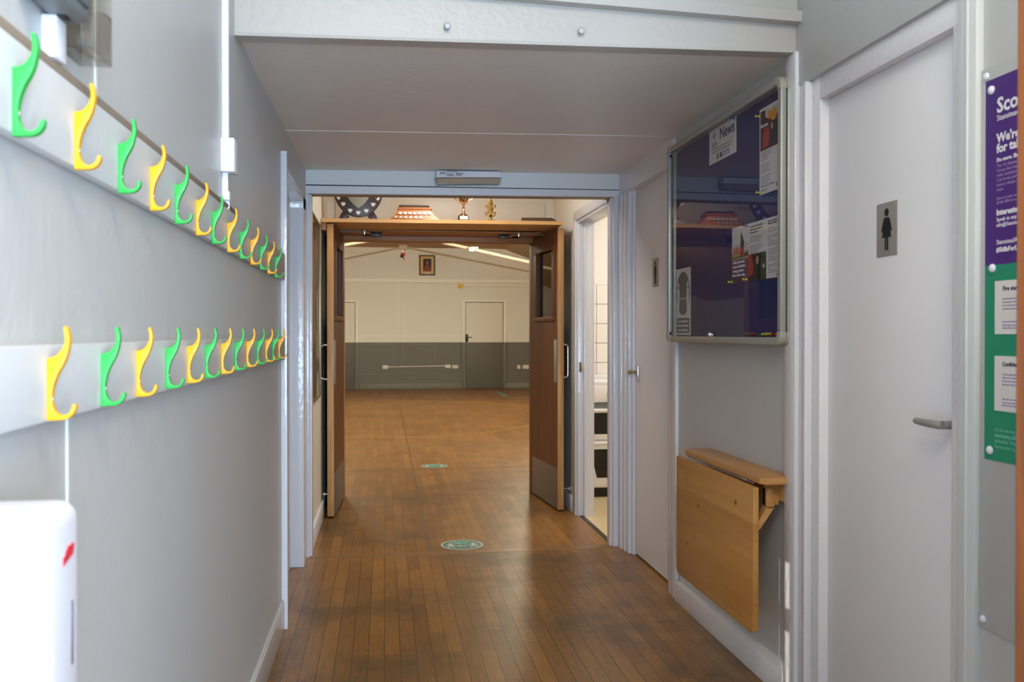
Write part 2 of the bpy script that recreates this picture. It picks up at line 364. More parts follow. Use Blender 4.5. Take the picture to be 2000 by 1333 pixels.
def spline(pts, n=5, closed=False):                 # Catmull-Rom through points
    out = []; m_ = len(pts)
    for i in range(m_ if closed else m_ - 1):
        if closed: P = [pts[(i + k - 1) % m_] for k in range(4)]
        else: P = [pts[max(i - 1, 0)], pts[i], pts[i + 1], pts[min(i + 2, m_ - 1)]]
        P = [Vector(q) for q in P]
        for k in range(n):
            t = k / n
            out.append(tuple(0.5 * (2 * P[1] + (P[2] - P[0]) * t + (2 * P[0] - 5 * P[1] + 4 * P[2] - P[3]) * t * t + (3 * P[1] - P[0] - 3 * P[2] + P[3]) * t ** 3)))
    if not closed: out.append(tuple(pts[-1]))
    return out
def circle(cx, cy, r, n=28, ry=None): return [(cx + r * math.cos(2 * PI * i / n), cy + (ry or r) * math.sin(2 * PI * i / n)) for i in range(n)]
def rect(x0, x1, y0, y1): return [(x0, y0), (x1, y0), (x1, y1), (x0, y1)]

def wloc(o):
    v = Vector((0, 0, 0))
    while o: v += o.location; o = o.parent
    return v
def obj(name, mb, material, parent=None, label=None, cat=None, group=None, kind=None, base=False):
    """One mesh object; geometry is given in world coordinates, the origin goes to its own middle (or base)."""
    me = bpy.data.meshes.new(name)
    if isinstance(mb, MB): bm = mb.bm
    else: bm = mb
    lo = Vector((min(v.co[i] for v in bm.verts) for i in range(3))); hi = Vector((max(v.co[i] for v in bm.verts) for i in range(3)))
    c = (lo + hi) / 2
    if base: c.z = lo.z
    for v in bm.verts: v.co -= c
    for f in bm.faces: f.smooth = True
    bm.to_mesh(me); bm.free()
    me.set_sharp_from_angle(angle=math.radians(32))
    o = bpy.data.objects.new(name, me); C.objects.link(o)
    me.materials.append(MATS[material] if isinstance(material, str) else material)
    if parent: o.parent = parent; o.location = c - wloc(parent)
    else: o.location = c
    return tag(o, label, cat, group, kind)
def tag(o, label=None, cat=None, group=None, kind=None):
    if label: o['label'] = label
    if cat: o['category'] = cat
    if group: o['group'] = group
    if kind: o['kind'] = kind
    return o
def thing(name, label, cat, loc=(0, 0, 0), group=None, kind=None):
    o = bpy.data.objects.new(name, None); C.objects.link(o); o.location = loc; o.empty_display_size = 0.05
    return tag(o, label, cat, group, kind)
def struct(name, mb, material, parent=None): return obj(name, mb, material, parent, kind=None if parent else 'structure')
def dup(root, delta, label=None):
    r = root.copy(); C.objects.link(r); r.location = root.location + Vector(delta)
    if label: r['label'] = label
    for ch in list(root.children):
        c = ch.copy(); C.objects.link(c); c.parent = r
    return r

# frames: 2D drawing planes. RIGHT = on the right wall, seen from the corridor (local x runs towards the camera)
def F_right(X, Y, Z): return Matrix(((0, 0, -1, X), (-1, 0, 0, Y), (0, 1, 0, Z), (0, 0, 0, 1)))
def F_left(X, Y, Z): return Matrix(((0, 0, 1, X), (1, 0, 0, Y), (0, 1, 0, Z), (0, 0, 0, 1)))
def F_front(X, Y, Z): return Matrix(((1, 0, 0, X), (0, 0, -1, Y), (0, 1, 0, Z), (0, 0, 0, 1)))
def F_floor(X, Y, Z): return Matrix.Translation((X, Y, Z))
_txt = []
def text(body, size, mtx, material, parent, name='lettering', bold=0.0, width=None, align='LEFT', depth=0.0003):
    cu = bpy.data.curves.new('t', 'FONT'); cu.body = body; cu.size = size; cu.extrude = depth; cu.offset = bold; cu.align_x = align; cu.resolution_u = 2
    o = bpy.data.objects.new('t', cu); C.objects.link(o)
    dg = bpy.context.evaluated_depsgraph_get(); me = bpy.data.meshes.new_from_object(o.evaluated_get(dg))
    bpy.data.objects.remove(o); bpy.data.curves.remove(cu)
    b = bmesh.new(); b.from_mesh(me); bpy.data.meshes.remove(me)
    if width:
        xs = [v.co.x for v in b.verts]; k = width / (max(xs) - min(xs))
        bmesh.ops.scale(b, vec=(k, 1, 1), verts=b.verts)
    bmesh.ops.transform(b, matrix=mtx, verts=b.verts)
    return obj(name, b, material, parent)
def lines(fr, rows, h, material, parent, name='small_print', d=0.0004):   # rows of unreadable small print: (x, y, width)
    mb = MB()
    for x, y, wd in rows:
        u = x
        while u < x + wd - 1e-4:                    # broken into word-long dashes
            k = min(random.uniform(1.6, 5.5) * h, x + wd - u)
            mb.prism(rect(u, u + k, y, y + h), d, fr); u += k + 0.8 * h
    return obj(name, mb, material, parent)

def fleur(s):                                     # three-petalled lily outline, height s, centred on x
    half = [(0, 1.0), (0.10, 0.86), (0.15, 0.70), (0.12, 0.55), (0.08, 0.46), (0.16, 0.52), (0.28, 0.62), (0.38, 0.60), (0.44, 0.50), (0.42, 0.40), (0.33, 0.38),
            (0.33, 0.46), (0.27, 0.47), (0.20, 0.38), (0.14, 0.28), (0.26, 0.27), (0.26, 0.20), (0.11, 0.20), (0.08, 0.08), (0, 0)]
    return [(x * s, y * s) for x, y in half] + [(-x * s, y * s) for x, y in half[-2:0:-1]]

# ================================================================== STRUCTURE
struct('floor', MB().box(-5, 6.2, -1.7, 20.35, -0.12, 0), 'floor_boards')
struct('trim_1', MB().box(-0.415, 1.325, 5.045, 5.115, -0.01, 0.0012), 'threshold_board')
mb = MB().box(0.262, 0.269, 5.12, 15.1, -0.01, 0.0008); struct('trim_2', mb, 'seam_dark')
mb = MB().box(-0.30, 4.9, 8.232, 8.246, -0.01, 0.0008); struct('trim_3', mb, 'seam_dark')

# --- left wall of the corridor
XL = -0.43
mb = MB().box(-0.55, XL, -1.6, 3.90, 0, 3.15); mb.box(-0.70, XL, 3.90, 5.07, 1.985, 3.15); struct('wall_left', mb, 'wall_paint')
mb = MB().box(XL, -0.416, -1.5, 3.845, 0, 0.118, 0.004); mb.box(XL, -0.420, -1.5, 3.845, 0.105, 0.128, 0.003); struct('baseboard_left', mb, 'gloss_white')
struct('trim_4', MB().box(XL, -0.404, 3.85, 3.905, 0.0, 2.02, 0.003), 'gloss_trim')          # end architrave
struct('trim_5', MB().box(XL - .001, XL + .0025, 1.416, 1.424, 1.60, 3.1), 'panel_grey')        # panel joint
struct('trim_6', MB().box(XL - .001, XL + .0025, 1.289, 1.296, 0.128, 1.139), 'panel_grey')
# recessed doorway on the left
mb = MB().box(-0.505, -0.424, 4.865, 5.075, 0, 1.985, 0.003); mb.box(-0.575, -0.495, 4.80, 5.075, 0, 1.985, 0.003); mb.box(-0.70, -0.424, 3.93, 4.87, 1.955, 1.986, 0.002)
mb.box(-0.70, -0.424, 4.86, 5.0, 1.92, 1.985, .002)
struct('trim_7', mb, 'gloss_trim')
struct('door_1', MB().box(-0.66, -0.62, 3.89, 4.86, 0.005, 1.96), 'door_white')
struct('wall_left_sun_block', MB().box(-0.80, -0.70, 3.8, 5.2, 0, 3.15).box(-.70, -.54, 3.80, 3.895, 0, 3.15), 'wall_paint')  # unseen wall added behind the recess to stop sun leaking in
# --- cross frame into the lobby
mb = MB().box(-0.452, -0.412, 5.07, 5.165, 0, 2.03, 0.003); mb.box(-0.425, -0.400, 5.10, 5.165, 0, 2.03, 0.002)
mb.box(1.328, 1.384, 5.07, 5.165, 0, 2.05, 0.003); mb.box(1.315, 1.345, 5.10, 5.165, 0, 2.05, .002)
struct('trim_8', mb, 'gloss_trim')
mb = MB().hexa([(-.47, 5.07, 2.030), (1.40, 5.07, 2.050), (1.40, 5.165, 2.050), (-.47, 5.165, 2.030)], [(-.47, 5.07, 2.074), (1.40, 5.07, 2.088), (1.40, 5.165, 2.088), (-.47, 5.165, 2.074)])
struct('trim_9', mb, 'gloss_trim')
struct('trim_10', MB().hexa([(-.44, 5.085, 2.0265), (1.36, 5.085, 2.0465), (1.36, 5.163, 2.0465), (-.44, 5.163, 2.0265)], [(-.44, 5.085, 2.031), (1.36, 5.085, 2.051), (1.36, 5.163, 2.051), (-.44, 5.163, 2.031)]), 'raw_soffit')
struct('trim_11', MB().hexa([(-.47, 5.08, 2.073), (1.40, 5.08, 2.087), (1.40, 5.165, 2.087), (-.47, 5.165, 2.073)], [(-.47, 5.08, 2.081), (1.40, 5.08, 2.094), (1.40, 5.165, 2.094), (-.47, 5.165, 2.081)]), 'dark_gap')
struct('wall_cross', MB().hexa([(-.60, 5.072, 2.080), (1.60, 5.072, 2.094), (1.60, 5.165, 2.094), (-.60, 5.165, 2.080)], [(-.60, 5.072, 2.7), (1.60, 5.072, 2.7), (1.60, 5.165, 2.7), (-.60, 5.165, 2.7)]), 'panel_grey')
# --- low ceiling, beam, panel above it
struct('ceiling', MB().hexa([(-.70, 2.70, 2.128), (1.50, 2.80, 2.182), (1.60, 5.075, 2.186), (-.70, 5.075, 2.158)], [(-.70, 2.70, 2.25), (1.50, 2.80, 2.28), (1.60, 5.075, 2.28), (-.70, 5.075, 2.25)]), 'ceiling_paint')
struct('trim_12', MB().tube([(-.43, 4.03, 2.146), (1.36, 4.07, 2.183)], 0.0014, 6), 'ceiling_paint')
mb = MB().hexa([(XL, 2.69, 2.118), (1.352, 2.785, 2.177), (1.352, 2.84, 2.177), (XL, 2.745, 2.118)], [(XL, 2.69, 2.30), (1.352, 2.785, 2.30), (1.352, 2.84, 2.30), (XL, 2.745, 2.30)])
mb.hexa([(XL, 2.682, 2.117), (1.352, 2.777, 2.176), (1.352, 2.80, 2.176), (XL, 2.70, 2.117)], [(XL, 2.684, 2.127), (1.352, 2.779, 2.187), (1.352, 2.80, 2.187), (XL, 2.70, 2.127)])
struct('trim_13', mb, 'beam_paint')
mb = MB().hexa([(XL, 2.655, 2.285), (1.358, 2.745, 2.266), (1.358, 2.80, 2.266), (XL, 2.70, 2.285)], [(XL, 2.652, 2.330), (1.358, 2.742, 2.300), (1.358, 2.80, 2.300), (XL, 2.70, 2.330)])
struct('trim_14', mb, 'beam_paint')
struct('wall_upper', MB().hexa([(XL, 2.69, 2.30), (1.36, 2.78, 2.29), (1.36, 2.86, 2.29), (XL, 2.78, 2.30)], [(XL, 2.69, 3.15), (1.36, 2.78, 3.15), (1.36, 2.86, 3.15), (XL, 2.78, 3.15)]), 'beam_paint')
struct('ceiling_front', MB().box(-.60, 1.60, -1.7, 2.85, 3.1, 3.2), 'beam_white')
# --- right wall
XR = 1.366
mb = MB().box(XR, 1.56, 2.80, 4.04, 0, 2.30); struct('wall_right', mb, 'wall_paint')
struct('wall_right_front', MB().box(1.372, 1.56, -1.6, 1.93, 0, 3.15), 'wall_paint')
struct('wall_right_fascia', MB().box(1.347, 1.56, 1.5, 2.78, 2.062, 3.15, 0.003), 'wall_paint')
mb = MB().box(1.343, XR, 2.84, 4.01, 0, 0.092, 0.003)
mb.hexa([(1.343, 2.84, .088), (XR, 2.84, .088), (XR, 4.01, .072), (1.343, 4.01, .072)], [(1.352, 2.84, .118), (XR, 2.84, .118), (XR, 4.01, .092), (1.352, 4.01, .092)])
struct('baseboard_right', mb, 'gloss_white')
# post below the beam, and the stepped frame of the near door
mb = MB().box(1.335, XR + .05, 2.765, 2.84, 0, 2.176, 0.003); mb.box(1.350, XR + .05, 2.705, 2.77, 0, 2.064, 0.003); mb.box(1.338, XR, 2.70, 2.716, 0, 2.06, 0.002)
struct('trim_15', mb, 'gloss_trim')
mb = MB().box(1.362, 1.47, 2.650, 2.704, 0, 2.064, 0.001); mb.box(1.362, 1.47, 1.92, 2.650, 1.992, 2.064, 0.001); mb.box(1.362, 1.47, 1.925, 1.985, 0, 1.992, 0.001)
struct('trim_16', mb, 'gloss_white')
mb = MB().box(1.353, 1.375, 1.888, 1.955, 0, 2.061, 0.003); mb.box(1.350, 1.36, 1.915, 1.925, 0, 2.0605, 0.002)
struct('trim_17', mb, 'panel_grey')
mb = MB().box(1.34, 1.375, 1.70, 1.735, 0, 0.66, 0.004); struct('trim_18', mb, 'gloss_white')
# door with the woman pictogram
d2 = thing('door_2', None, None, (1.39, 2.31, 0), kind='structure')
struct('door_leaf', MB().box(1.392, 1.432, 1.984, 2.650, 0.006, 1.992, 0.002), 'door_white', d2)
mb = MB().box(1.380, 1.393, 1.986, 1.992, 0.955, 1.105, 0.001); struct('latch_plate', mb, 'black_metal', d2)
hd = struct('lever_handle', MB().tube([(1.392, 2.006, 1.026), (1.352, 2.006, 1.026)], 0.011, 14).tube(
    spline([(1.352, 2.006, 1.026), (1.346, 2.02, 1.026), (1.345, 2.05, 1.026), (1.345, 2.085, 1.027), (1.346, 2.107, 1.028)], 4), 0.01, 14,
    rads=[.0108] * 5 + [.0106] * 4 + [.0098] * 4 + [.0088] * 3 + [.0082]), 'satin_steel', d2)
hd.name = 'door_handle'
# gents door further along
mb = MB().box(1.351, XR + .05, 4.02, 4.085, 0, 2.10, 0.002); mb.box(1.358, 1.45, 4.08, 4.15, 0, 2.10, 0.002); mb.box(1.362, 1.45, 4.1, 5.07, 2.058, 2.30)
mb.box(1.372, 1.45, 4.905, 4.955, 0, 2.06, .002); mb.box(1.364, 1.45, 4.955, 5.0, 0, 2.06, .002); mb.box(1.356, 1.45, 5.015, 5.07, 0, 2.06, .002); mb.box(1.39, 1.45, 4.88, 4.91, 0, 2.06, .002)
struct('trim_19', mb, 'gloss_trim')
d3 = thing('door_3', None, None, (1.41, 4.5, 0), kind='structure')
struct('door_leaf', MB().box(1.405, 1.445, 4.15, 4.885, 0.012, 2.058, 0.002), 'door_white', d3)
mb = MB().box(1.398, 1.406, 4.815, 4.85, 0.985, 1.07, 0.004); struct('handle_plate', mb, 'chrome', d3)
mb = MB().tube([(1.40, 4.832, 1.035), (1.365, 4.832, 1.035)], 0.008, 12).ball((1.358, 4.832, 1.035), 0.014, (0.8, 1, 1)); struct('door_knob', mb, 'lever_brass', d3)
# --- lobby
XA, XB = -0.42, 1.312
struct('wall_lobby_left', MB().box(-0.56, XA, 5.165, 6.9, 0, 2.62), 'lobby_paint')
struct('baseboard_lobby_left', MB().box(XA, -0.405, 5.17, 6.84, 0, 0.118, 0.004), 'gloss_white')
mb = MB().box(XB, 1.42, 5.975, 6.9, 0, 2.62); mb.box(XB, 1.42, 5.165, 5.975, 2.03, 2.62); struct('wall_lobby_right', mb, 'lobby_paint')
struct('baseboard_lobby_right', MB().box(1.298, XB, 6.06, 6.84, 0, 0.11, 0.004), 'gloss_white')
mb = MB().box(XB - .014, XB + .01, 5.985, 6.055, 0, 2.025, 0.001); mb.box(XB - .002, 1.425, 5.955, 5.99, 0, 2.035, 0.003); mb.box(1.350, 1.385, 5.935, 5.96, 0, 2.02, .003)
mb.box(XB - .014, XB + .01, 5.165, 6.055, 2.025, 2.09, 0.004); mb.box(XB - .004, 1.425, 5.165, 5.99, 2.004, 2.035, 0.003)
struct('trim_20', mb, 'gloss_trim')
struct('trim_21', MB().box(1.318, 1.326, 5.60, 5.65, 0.99, 1.055, 0.002, mtx=Matrix.Translation((0, .30, 0))), 'brass')   # strike plate
mb = MB().box(-0.56, -0.345, 6.85, 6.95, 0, 2.62); mb.box(1.185, 1.42, 6.85, 6.95, 0, 2.62); mb.box(-0.345, 1.185, 6.85, 6.95, 2.03, 2.62); struct('wall_lobby_back', mb, 'lobby_paint')
struct('baseboard_lobby_back', MB().box(-0.42, -0.345, 6.835, 6.85, 0, .11, .003), 'gloss_white')
struct('ceiling_lobby', MB().box(-.56, 1.42, 5.165, 6.95, 2.60, 2.7), 'lobby_paint')
mb = MB().box(-0.36, 1.24, 6.835, 6.85, 2.10, 2.27, .002); struct('trim_22', mb, 'lobby_paint')
# door lining of pine: two posts and the lintel
struct('trim_23', MB().box(-0.345, -0.297, 6.855, 6.955, 0, 2.0, 0.002), 'pine_edge')
struct('trim_24', MB().box(1.137, 1.185, 6.855, 6.955, 0, 2.0, 0.002), 'door_veneer')
struct('trim_25', MB().box(-0.345, 1.185, 6.83, 6.955, 1.955, 2.03, 0.002), 'pine_lintel')
struct('trim_26', MB().box(-0.31, 1.15, 6.50, 6.845, 1.992, 2.0, 0.001), 'pine_lintel')
# --- kitchen
struct('floor_kitchen', MB().box(1.345, 3.6, 5.165, 7.2, -.02, 0.003), 'kitchen_floor')
struct('trim_27', MB().box(1.325, 1.352, 5.17, 5.955, -.01, 0.006, .002), 'metal_strip')
struct('wall_kitchen_back', MB().box(1.42, 3.6, 7.15, 7.25, 0, 2.5), 'kitchen_tile')
struct('wall_kitchen_right', MB().box(3.6, 3.7, 5.0, 7.25, 0, 2.5), 'lobby_paint')
struct('wall_kitchen_front', MB().box(1.45, 3.7, 5.0, 5.165, 0, 2.5), 'lobby_paint')
struct('ceiling_kitchen', MB().box(1.42, 3.7, 5.0, 7.25, 2.46, 2.56), 'lobby_paint')
# --- hall
YH = 20.2
struct('wall_hall_back', MB().box(-5, 6.2, YH, YH + .15, 0, 3.4), 'hall_paint')
struct('wall_hall_left', MB().box(-5.1, -4.95, 6.9, YH + .15, 0, 3.2), 'hall_paint')
struct('wall_hall_right', MB().box(6.05, 6.2, 6.9, YH + .15, 0, 3.2), 'hall_paint')
mb = MB().box(-5, -.345, 6.955, 7.0, 0, 3.3); mb.box(1.185, 1.42, 6.955, 7.0, 0, 3.3); mb.box(-.345, 1.185, 6.955, 7.0, 2.03, 3.3); mb.box(1.41, 6.1, 7.25, 7.32, 0, 3.3); mb.box(1.41, 1.45, 6.955, 7.3, 0, 3.3); struct('wall_hall_front', mb, 'hall_paint')
mb = MB().box(-1.8, 2.72, 6.9, YH + .15, 3.185, 3.30)
mb.hexa([(2.72, 6.9, 3.185), (6.2, 6.9, 1.9), (6.2, YH + .1, 1.9), (2.72, YH + .1, 3.185)], [(2.72, 6.9, 3.3), (6.2, 6.9, 2.02), (6.2, YH + .1, 2.02), (2.72, YH + .1, 3.3)])
mb.hexa([(-5.1, 6.9, 1.96), (-1.8, 6.9, 3.185), (-1.8, YH + .1, 3.185), (-5.1, YH + .1, 1.96)], [(-5.1, 6.9, 2.1), (-1.8, 6.9, 3.3), (-1.8, YH + .1, 3.3), (-5.1, YH + .1, 2.1)])
struct('ceiling_hall', mb, 'hall_ceiling')
def hall_box(x0, x1, z0, z1, t, r=0.003): return MB().box(x0, x1, YH - t, YH, z0, z1, r)
struct('trim_28', hall_box(-4.9, 6.0, 2.40, 2.475, .055), 'hall_trim')
struct('trim_29', hall_box(1.80, 6.0, 2.325, 2.372, .05), 'hall_trim')
struct('trim_30', hall_box(-4.9, 6.0, 3.06, 3.10, .04), 'hall_paint')
mb = hall_box(-0.53, 1.72, 0, 0.118, .02); mb.box(2.78, 6, YH - .02, YH, 0, 0.118, .003); struct('baseboard_hall', mb, 'hall_trim')
mb = MB()
for x0, x1, z0, z1 in ((-.50, .228, .33, 1.02), (.41, 1.147, .33, 1.02)):
    for a, b_, c_, d_ in ((x0, x1, z1 - .018, z1), (x0, x1, z0, z0 + .018), (x0, x0 + .018, z0 + .018, z1 - .018), (x1 - .018, x1, z0 + .018, z1 - .018)): mb.box(a, b_, YH - .012, YH, c_, d_, .002)
struct('trim_31', mb, 'hall_trim')
mb = MB()
for x0, x1, z in ((-0.52, 1.72, 1.2),): mb.box(x0, x1, YH - .012, YH, z - .008, z + .008, .002)
mb.box(0.312, 0.328, YH - .012, YH, 1.14, 3.1, .002); mb.box(.455, .465, YH - .008, YH, 1.054, 1.9, .001); struct('trim_32', mb, 'hall_trim')
def hall_door(name, x0, x1, ztop, handle=None):
    d = thing(name, None, None, ((x0 + x1) / 2, YH, 0), kind='structure')
    mb = MB().box(x0 - .06, x0, YH - .055, YH, 0, ztop, .003).box(x1, x1 + .06, YH - .055, YH, 0, ztop, .003).box(x0 - .06, x1 + .06, YH - .055, YH, ztop, ztop + .035, .004)
    struct('door_frame', mb, 'hall_trim', d)
    struct('door_gap', MB().box(x0, x1, YH - .008, YH, 0.0, ztop, 0), 'gap_and_board_brown', d)
    struct('door_leaf', MB().box(x0 + .014, x1 - .014, YH - .03, YH, 0.010, ztop - .016, .002), 'hall_door_paint', d)
    if handle:
        struct('handle_plate', MB().box(handle - .035, handle + .035, YH - .04, YH - .028, 1.06, 1.235, .004), 'black_metal', d)
        struct('door_handle', MB().tube([(handle, YH - .04, 1.17), (handle, YH - .07, 1.17), (handle + .12, YH - .07, 1.165)], .01), 'black_metal', d)
    return d
hall_door('door_4', 1.825, 2.70, 1.972, 1.855)
d5 = hall_door('door_5', -1.45, -0.63, 1.955)
mb = MB()
for a, b_, c_, d_ in ((-1.32, -.72, 1.56, 1.59), (-.75, -.72, 1.2, 1.9), (-1.32, -.72, .6, .63)): mb.box(a, b_, YH - .042, YH - .028, c_, d_, .002)
struct('door_panel', mb, 'hall_door_paint', d5)
# roof trusses of the hall: slanting tie members
def truss(name, y, zc, slope_l, slope_r, material, r, xl, xr, gap):
    mb = MB(); c = .40
    mb.tube([(c - gap, y, zc), (c - gap - xl, y, zc - slope_l * xl)], r, 8); mb.tube([(c + gap, y, zc), (c + gap + xr, y, zc - slope_r * xr)], r, 8)
    return struct(name, mb, material)
truss('trim_33', 16.0, 3.02, .19, .214, 'truss_white', .028, 3.2, 4.2, .02)
truss('trim_34', 18.0, 2.975, .213, .183, 'truss_brown', .019, 3.3, 4.4, .06)
mb = MB().box(.30, .46, 17.96, 18.04, 2.93, 3.03, .01); struct('trim_35', mb, 'truss_brown')
# --- entrance end behind the camera: unseen wall, window frame, slit added to shape the sun strip
mb = MB().box(-.6, 0.0, -1.47, -1.45, 0, 3.15); mb.box(0.015, 1.6, -1.47, -1.45, 0, 3.15); mb.box(.0, .015, -1.47, -1.45, 1.107, 3.15); mb.box(.0, .015, -1.47, -1.45, 0.875, 0.95); mb.box(.0, .015, -1.47, -1.45, 0, .60); struct('wall_entrance', mb, 'beam_white')
w1 = thing('window_1', None, None, (0.15, -1.44, 1.95), kind='structure')
mb = MB()
for a, b_, c_, d_ in ((-.64, -.58, .92, 2.98), (.88, .94, .92, 2.98), (.03, .94, .90, .96), (-.64, -.01, .90, .96), (-.64, .94, 2.94, 3.0), (.12, .17, .96, 2.95)): mb.box(a, b_, -1.45, -1.40, c_, d_, .004)
struct('window_frame', mb, 'gloss_white', w1)

# ================================================================== COAT RAILS AND HOOKS
def rail(name, z0, z1, label):
    t = thing(name, label, 'coat rail', (XL, 2.3, z0))
    obj('board', MB().box(XL, -0.411, 0.55, 3.84, z0, z1, 0.004), 'wall_paint', t)
    return t
ru = rail('coat_rail', 1.474, 1.584, 'long grey painted upper coat rail carrying coat hooks along the left wall')
obj('shadow_gap_strip', MB().box(XL, -0.416, 0.55, 2.66, 1.585, 1.600, 0.001), 'gap_and_board_brown', ru, label='brown strip standing for the shadow gap along the top edge of the rail')  # dark shadow line above the rail, modelled as a brown strip
rl = rail('coat_rail', 1.140, 1.236, 'long grey painted lower coat rail carrying coat hooks along the left wall')
k = 0.1083e-3
top_curve = spline([(150, 500), (232, 482), (290, 435), (328, 370), (346, 300), (342, 225), (330, 148)], 4)
tip = spline([(330, 148), (348, 130), (372, 138)], 3)
front = spline([(372, 138), (390, 215), (398, 290), (388, 380), (365, 480), (332, 570), (285, 655), (248, 740), (220, 830), (206, 920), (206, 1000), (218, 1075), (250, 1132), (300, 1162), (345, 1160), (385, 1135), (410, 1092), (420, 1048)], 3)
tip2 = spline([(420, 1048), (440, 1034), (462, 1046)], 3)
under = spline([(462, 1046), (458, 1095), (430, 1155), (388, 1195), (335, 1215), (260, 1222), (150, 1225)], 4)
prof = []
for seg_ in (top_curve, tip, front, tip2, under):
    for q in seg_:
        q2 = ((q[0] - 150) * k, (1225 - q[1]) * k * 0.985)
        if not prof or (Vector(prof[-1]) - Vector(q2)).length > 2e-4: prof.append(q2)
HX = -0.411
def make_hook(z, material, label, group):
    t = thing('coat_hook', label, 'coat hook', (HX, 0, z), group)
    fr = Matrix(((1, 0, 0, HX), (0, 0, 1, -0.006), (0, 1, 0, z), (0, 0, 0, 1)))
    obj('hook_body', MB().prism(prof, 0.012, fr, r=0.0018), material, t)
    sx_, sz_ = HX + (206 - 150) * k, z + (1225 - 985) * k
    obj('screw', MB().lathe([(0.0001, 0.0012), (.0022, 0.001), (.0026, 0), (.0026, -.002), (0.0001, -.002)], 12, Matrix.Translation((sx_, 0, sz_)) @ Matrix.Rotation(PI / 2, 4, 'Y')), 'satin_steel', t)
    return t
ordin = ['nearest to the camera', 'second from the near end', 'third from the near end', 'fourth from the near end', 'fifth from the near end', 'sixth from the near end', 'in the middle of the row',
         'sixth from the far end', 'fifth from the far end', 'fourth from the far end', 'third from the far end', 'second from the far end', 'at the far end by the architrave']
upY = [1.071, 1.272, 1.471, 1.663, 1.852, 2.052, 2.237, 2.450, 2.654, 2.864, 3.072, 3.271, 3.482]
loY = [1.170, 1.382, 1.569, 1.772, 1.960, 2.151, 2.355, 2.561, 2.775, 2.994, 3.210, 3.398, 3.593]
for ys, which, first in ((upY, 'upper', 'green'), (loY, 'lower', 'yellow')):
    protos = {}
    for i, y in enumerate(ys):
        colr = first if i % 2 == 0 else ('yellow' if first == 'green' else 'green')
        z = (1.471 - 0.0088 * min(1, i / 12)) if which == 'upper' else (1.1425 + 0.009 * i / 12)
        lab = '%s plastic coat hook on the %s rail, %s' % (colr, which, ordin[i])
        grp = 'coat hooks on the %s rail' % which
        if colr not in protos:
            t = make_hook(0, 'hook_' + colr, lab, grp); protos[colr] = t
        else:
            t = dup(protos[colr], (0, 0, 0), lab)
        t.location = (HX, y, z)

# ================================================================== LEFT WALL FITTINGS
# white vertical cable trunking with a junction box
t = thing('cable_trunking', 'white vertical cable trunking with a junction box above the upper coat rail', 'cable trunking', (XL, 2.5, 1.6))
obj('channel', MB().box(XL, -0.413, 2.482, 2.508, 1.765, 3.1, 0.002), 'white_plastic', t)
obj('junction_box', MB().box(XL, -0.394, 2.455, 2.515, 1.682, 1.772, 0.003), 'white_plastic', t)
obj('lower_channel', MB().box(XL, -0.415, 2.482, 2.502, 1.632, 1.683, 0.002).box(XL, -.411, 2.48, 2.508, 1.61, 1.634, .002), 'white_plastic', t)
mb = MB().box(XL, -0.414, 2.50, 2.506, 1.586, 1.612, .001).box(XL, -.414, 2.482, 2.506, 1.585, 1.590, .001).box(XL, -.425, 2.485, 2.503, 1.588, 1.612)
obj('end_bracket', mb, 'white_plastic', t)
# near fittings top left
t = thing('alarm_control_box', 'grey plastic control box at the top of the left wall above the near hooks', 'control box', (XL, 1.19, 1.655))
obj('housing', MB().box(XL, -0.383, 1.12, 1.25, 1.656, 1.83, 0.012, 3), 'grey_plastic', t)
obj('cable_hole', MB().box(-0.412, -0.400, 1.205, 1.225, 1.6545, 1.657, .0005), 'black', t)
obj('front_cover', MB().box(-0.386, -0.377, 1.14, 1.235, 1.672, 1.81, 0.006, 2), 'grey_plastic', t)
t2 = thing('cable_trunking', 'short white cable trunking dropping from the grey box to the upper rail', 'cable trunking', (XL, 1.22, 1.6))
obj('channel', MB().box(XL, -0.411, 1.205, 1.242, 1.602, 1.656, 0.002), 'white_plastic', t2)
mb = MB()
for a in ((-.43, -.427, 1.262, 1.352, 1.632, 1.80), (-.389, -.386, 1.262, 1.352, 1.632, 1.80), (-.43, -.386, 1.262, 1.265, 1.632, 1.80), (-.43, -.386, 1.349, 1.352, 1.632, 1.80), (-.43, -.386, 1.262, 1.352, 1.632, 1.635)): mb.box(*a, r=.0008)
obj('leaflet_holder', mb, 'clear_acrylic', None, 'clear acrylic holder on the left wall beside the grey control box', 'leaflet holder')
# soap dispenser
t = thing('soap_dispenser', 'white plastic soap dispenser with red mark on the left wall in the near corner', 'soap dispenser', (XL, 0.985, 0.8))
body = MB().box(XL, -0.327, 0.925, 1.030, 0.79, 1.072, 0.020, 5); obj('housing', body, 'dispenser_white', t)
mb = MB().box(-0.3285, -0.3262, 0.993, 0.999, 0.900, 0.968, .001); obj('level_window', mb, 'dispenser_slot', t)
mb = MB(); fr = F_left(-0.3272, 0.970, 1.010)
mb.prism([(0, 0), (.03, .007), (.034, .017), (.030, .016), (.028, .02), (.020, .017), (.016, .019), (.006, .012), (.008, .010), (0, .009)], .0008, fr); obj('logo_mark', mb, 'red_mark', t)
obj('push_bar', MB().box(XL + .01, -0.320, 0.94, 1.02, 0.765, 0.80, 0.008, 3), 'dispenser_white', t)

# ================================================================== BEAM KNOBS
for x, y, z, lab in ((.191, 2.712, 2.184, 'small white painted knob on the beam, left of its middle'), (.611, 2.735, 2.197, 'small white painted knob on the beam, right of its middle')):
    obj('cable_clip', MB().lathe([(.0001, .016), (.008, .015), (.0105, .010), (.0105, .004), (.006, .0), (.006, -.012), (.0001, -.012)], 16, Matrix.Translation((x, y, z)) @ Matrix.Rotation(PI / 2 + .25, 4, 'X')), 'beam_paint', None, lab, 'knob', 'white knobs on the beam')

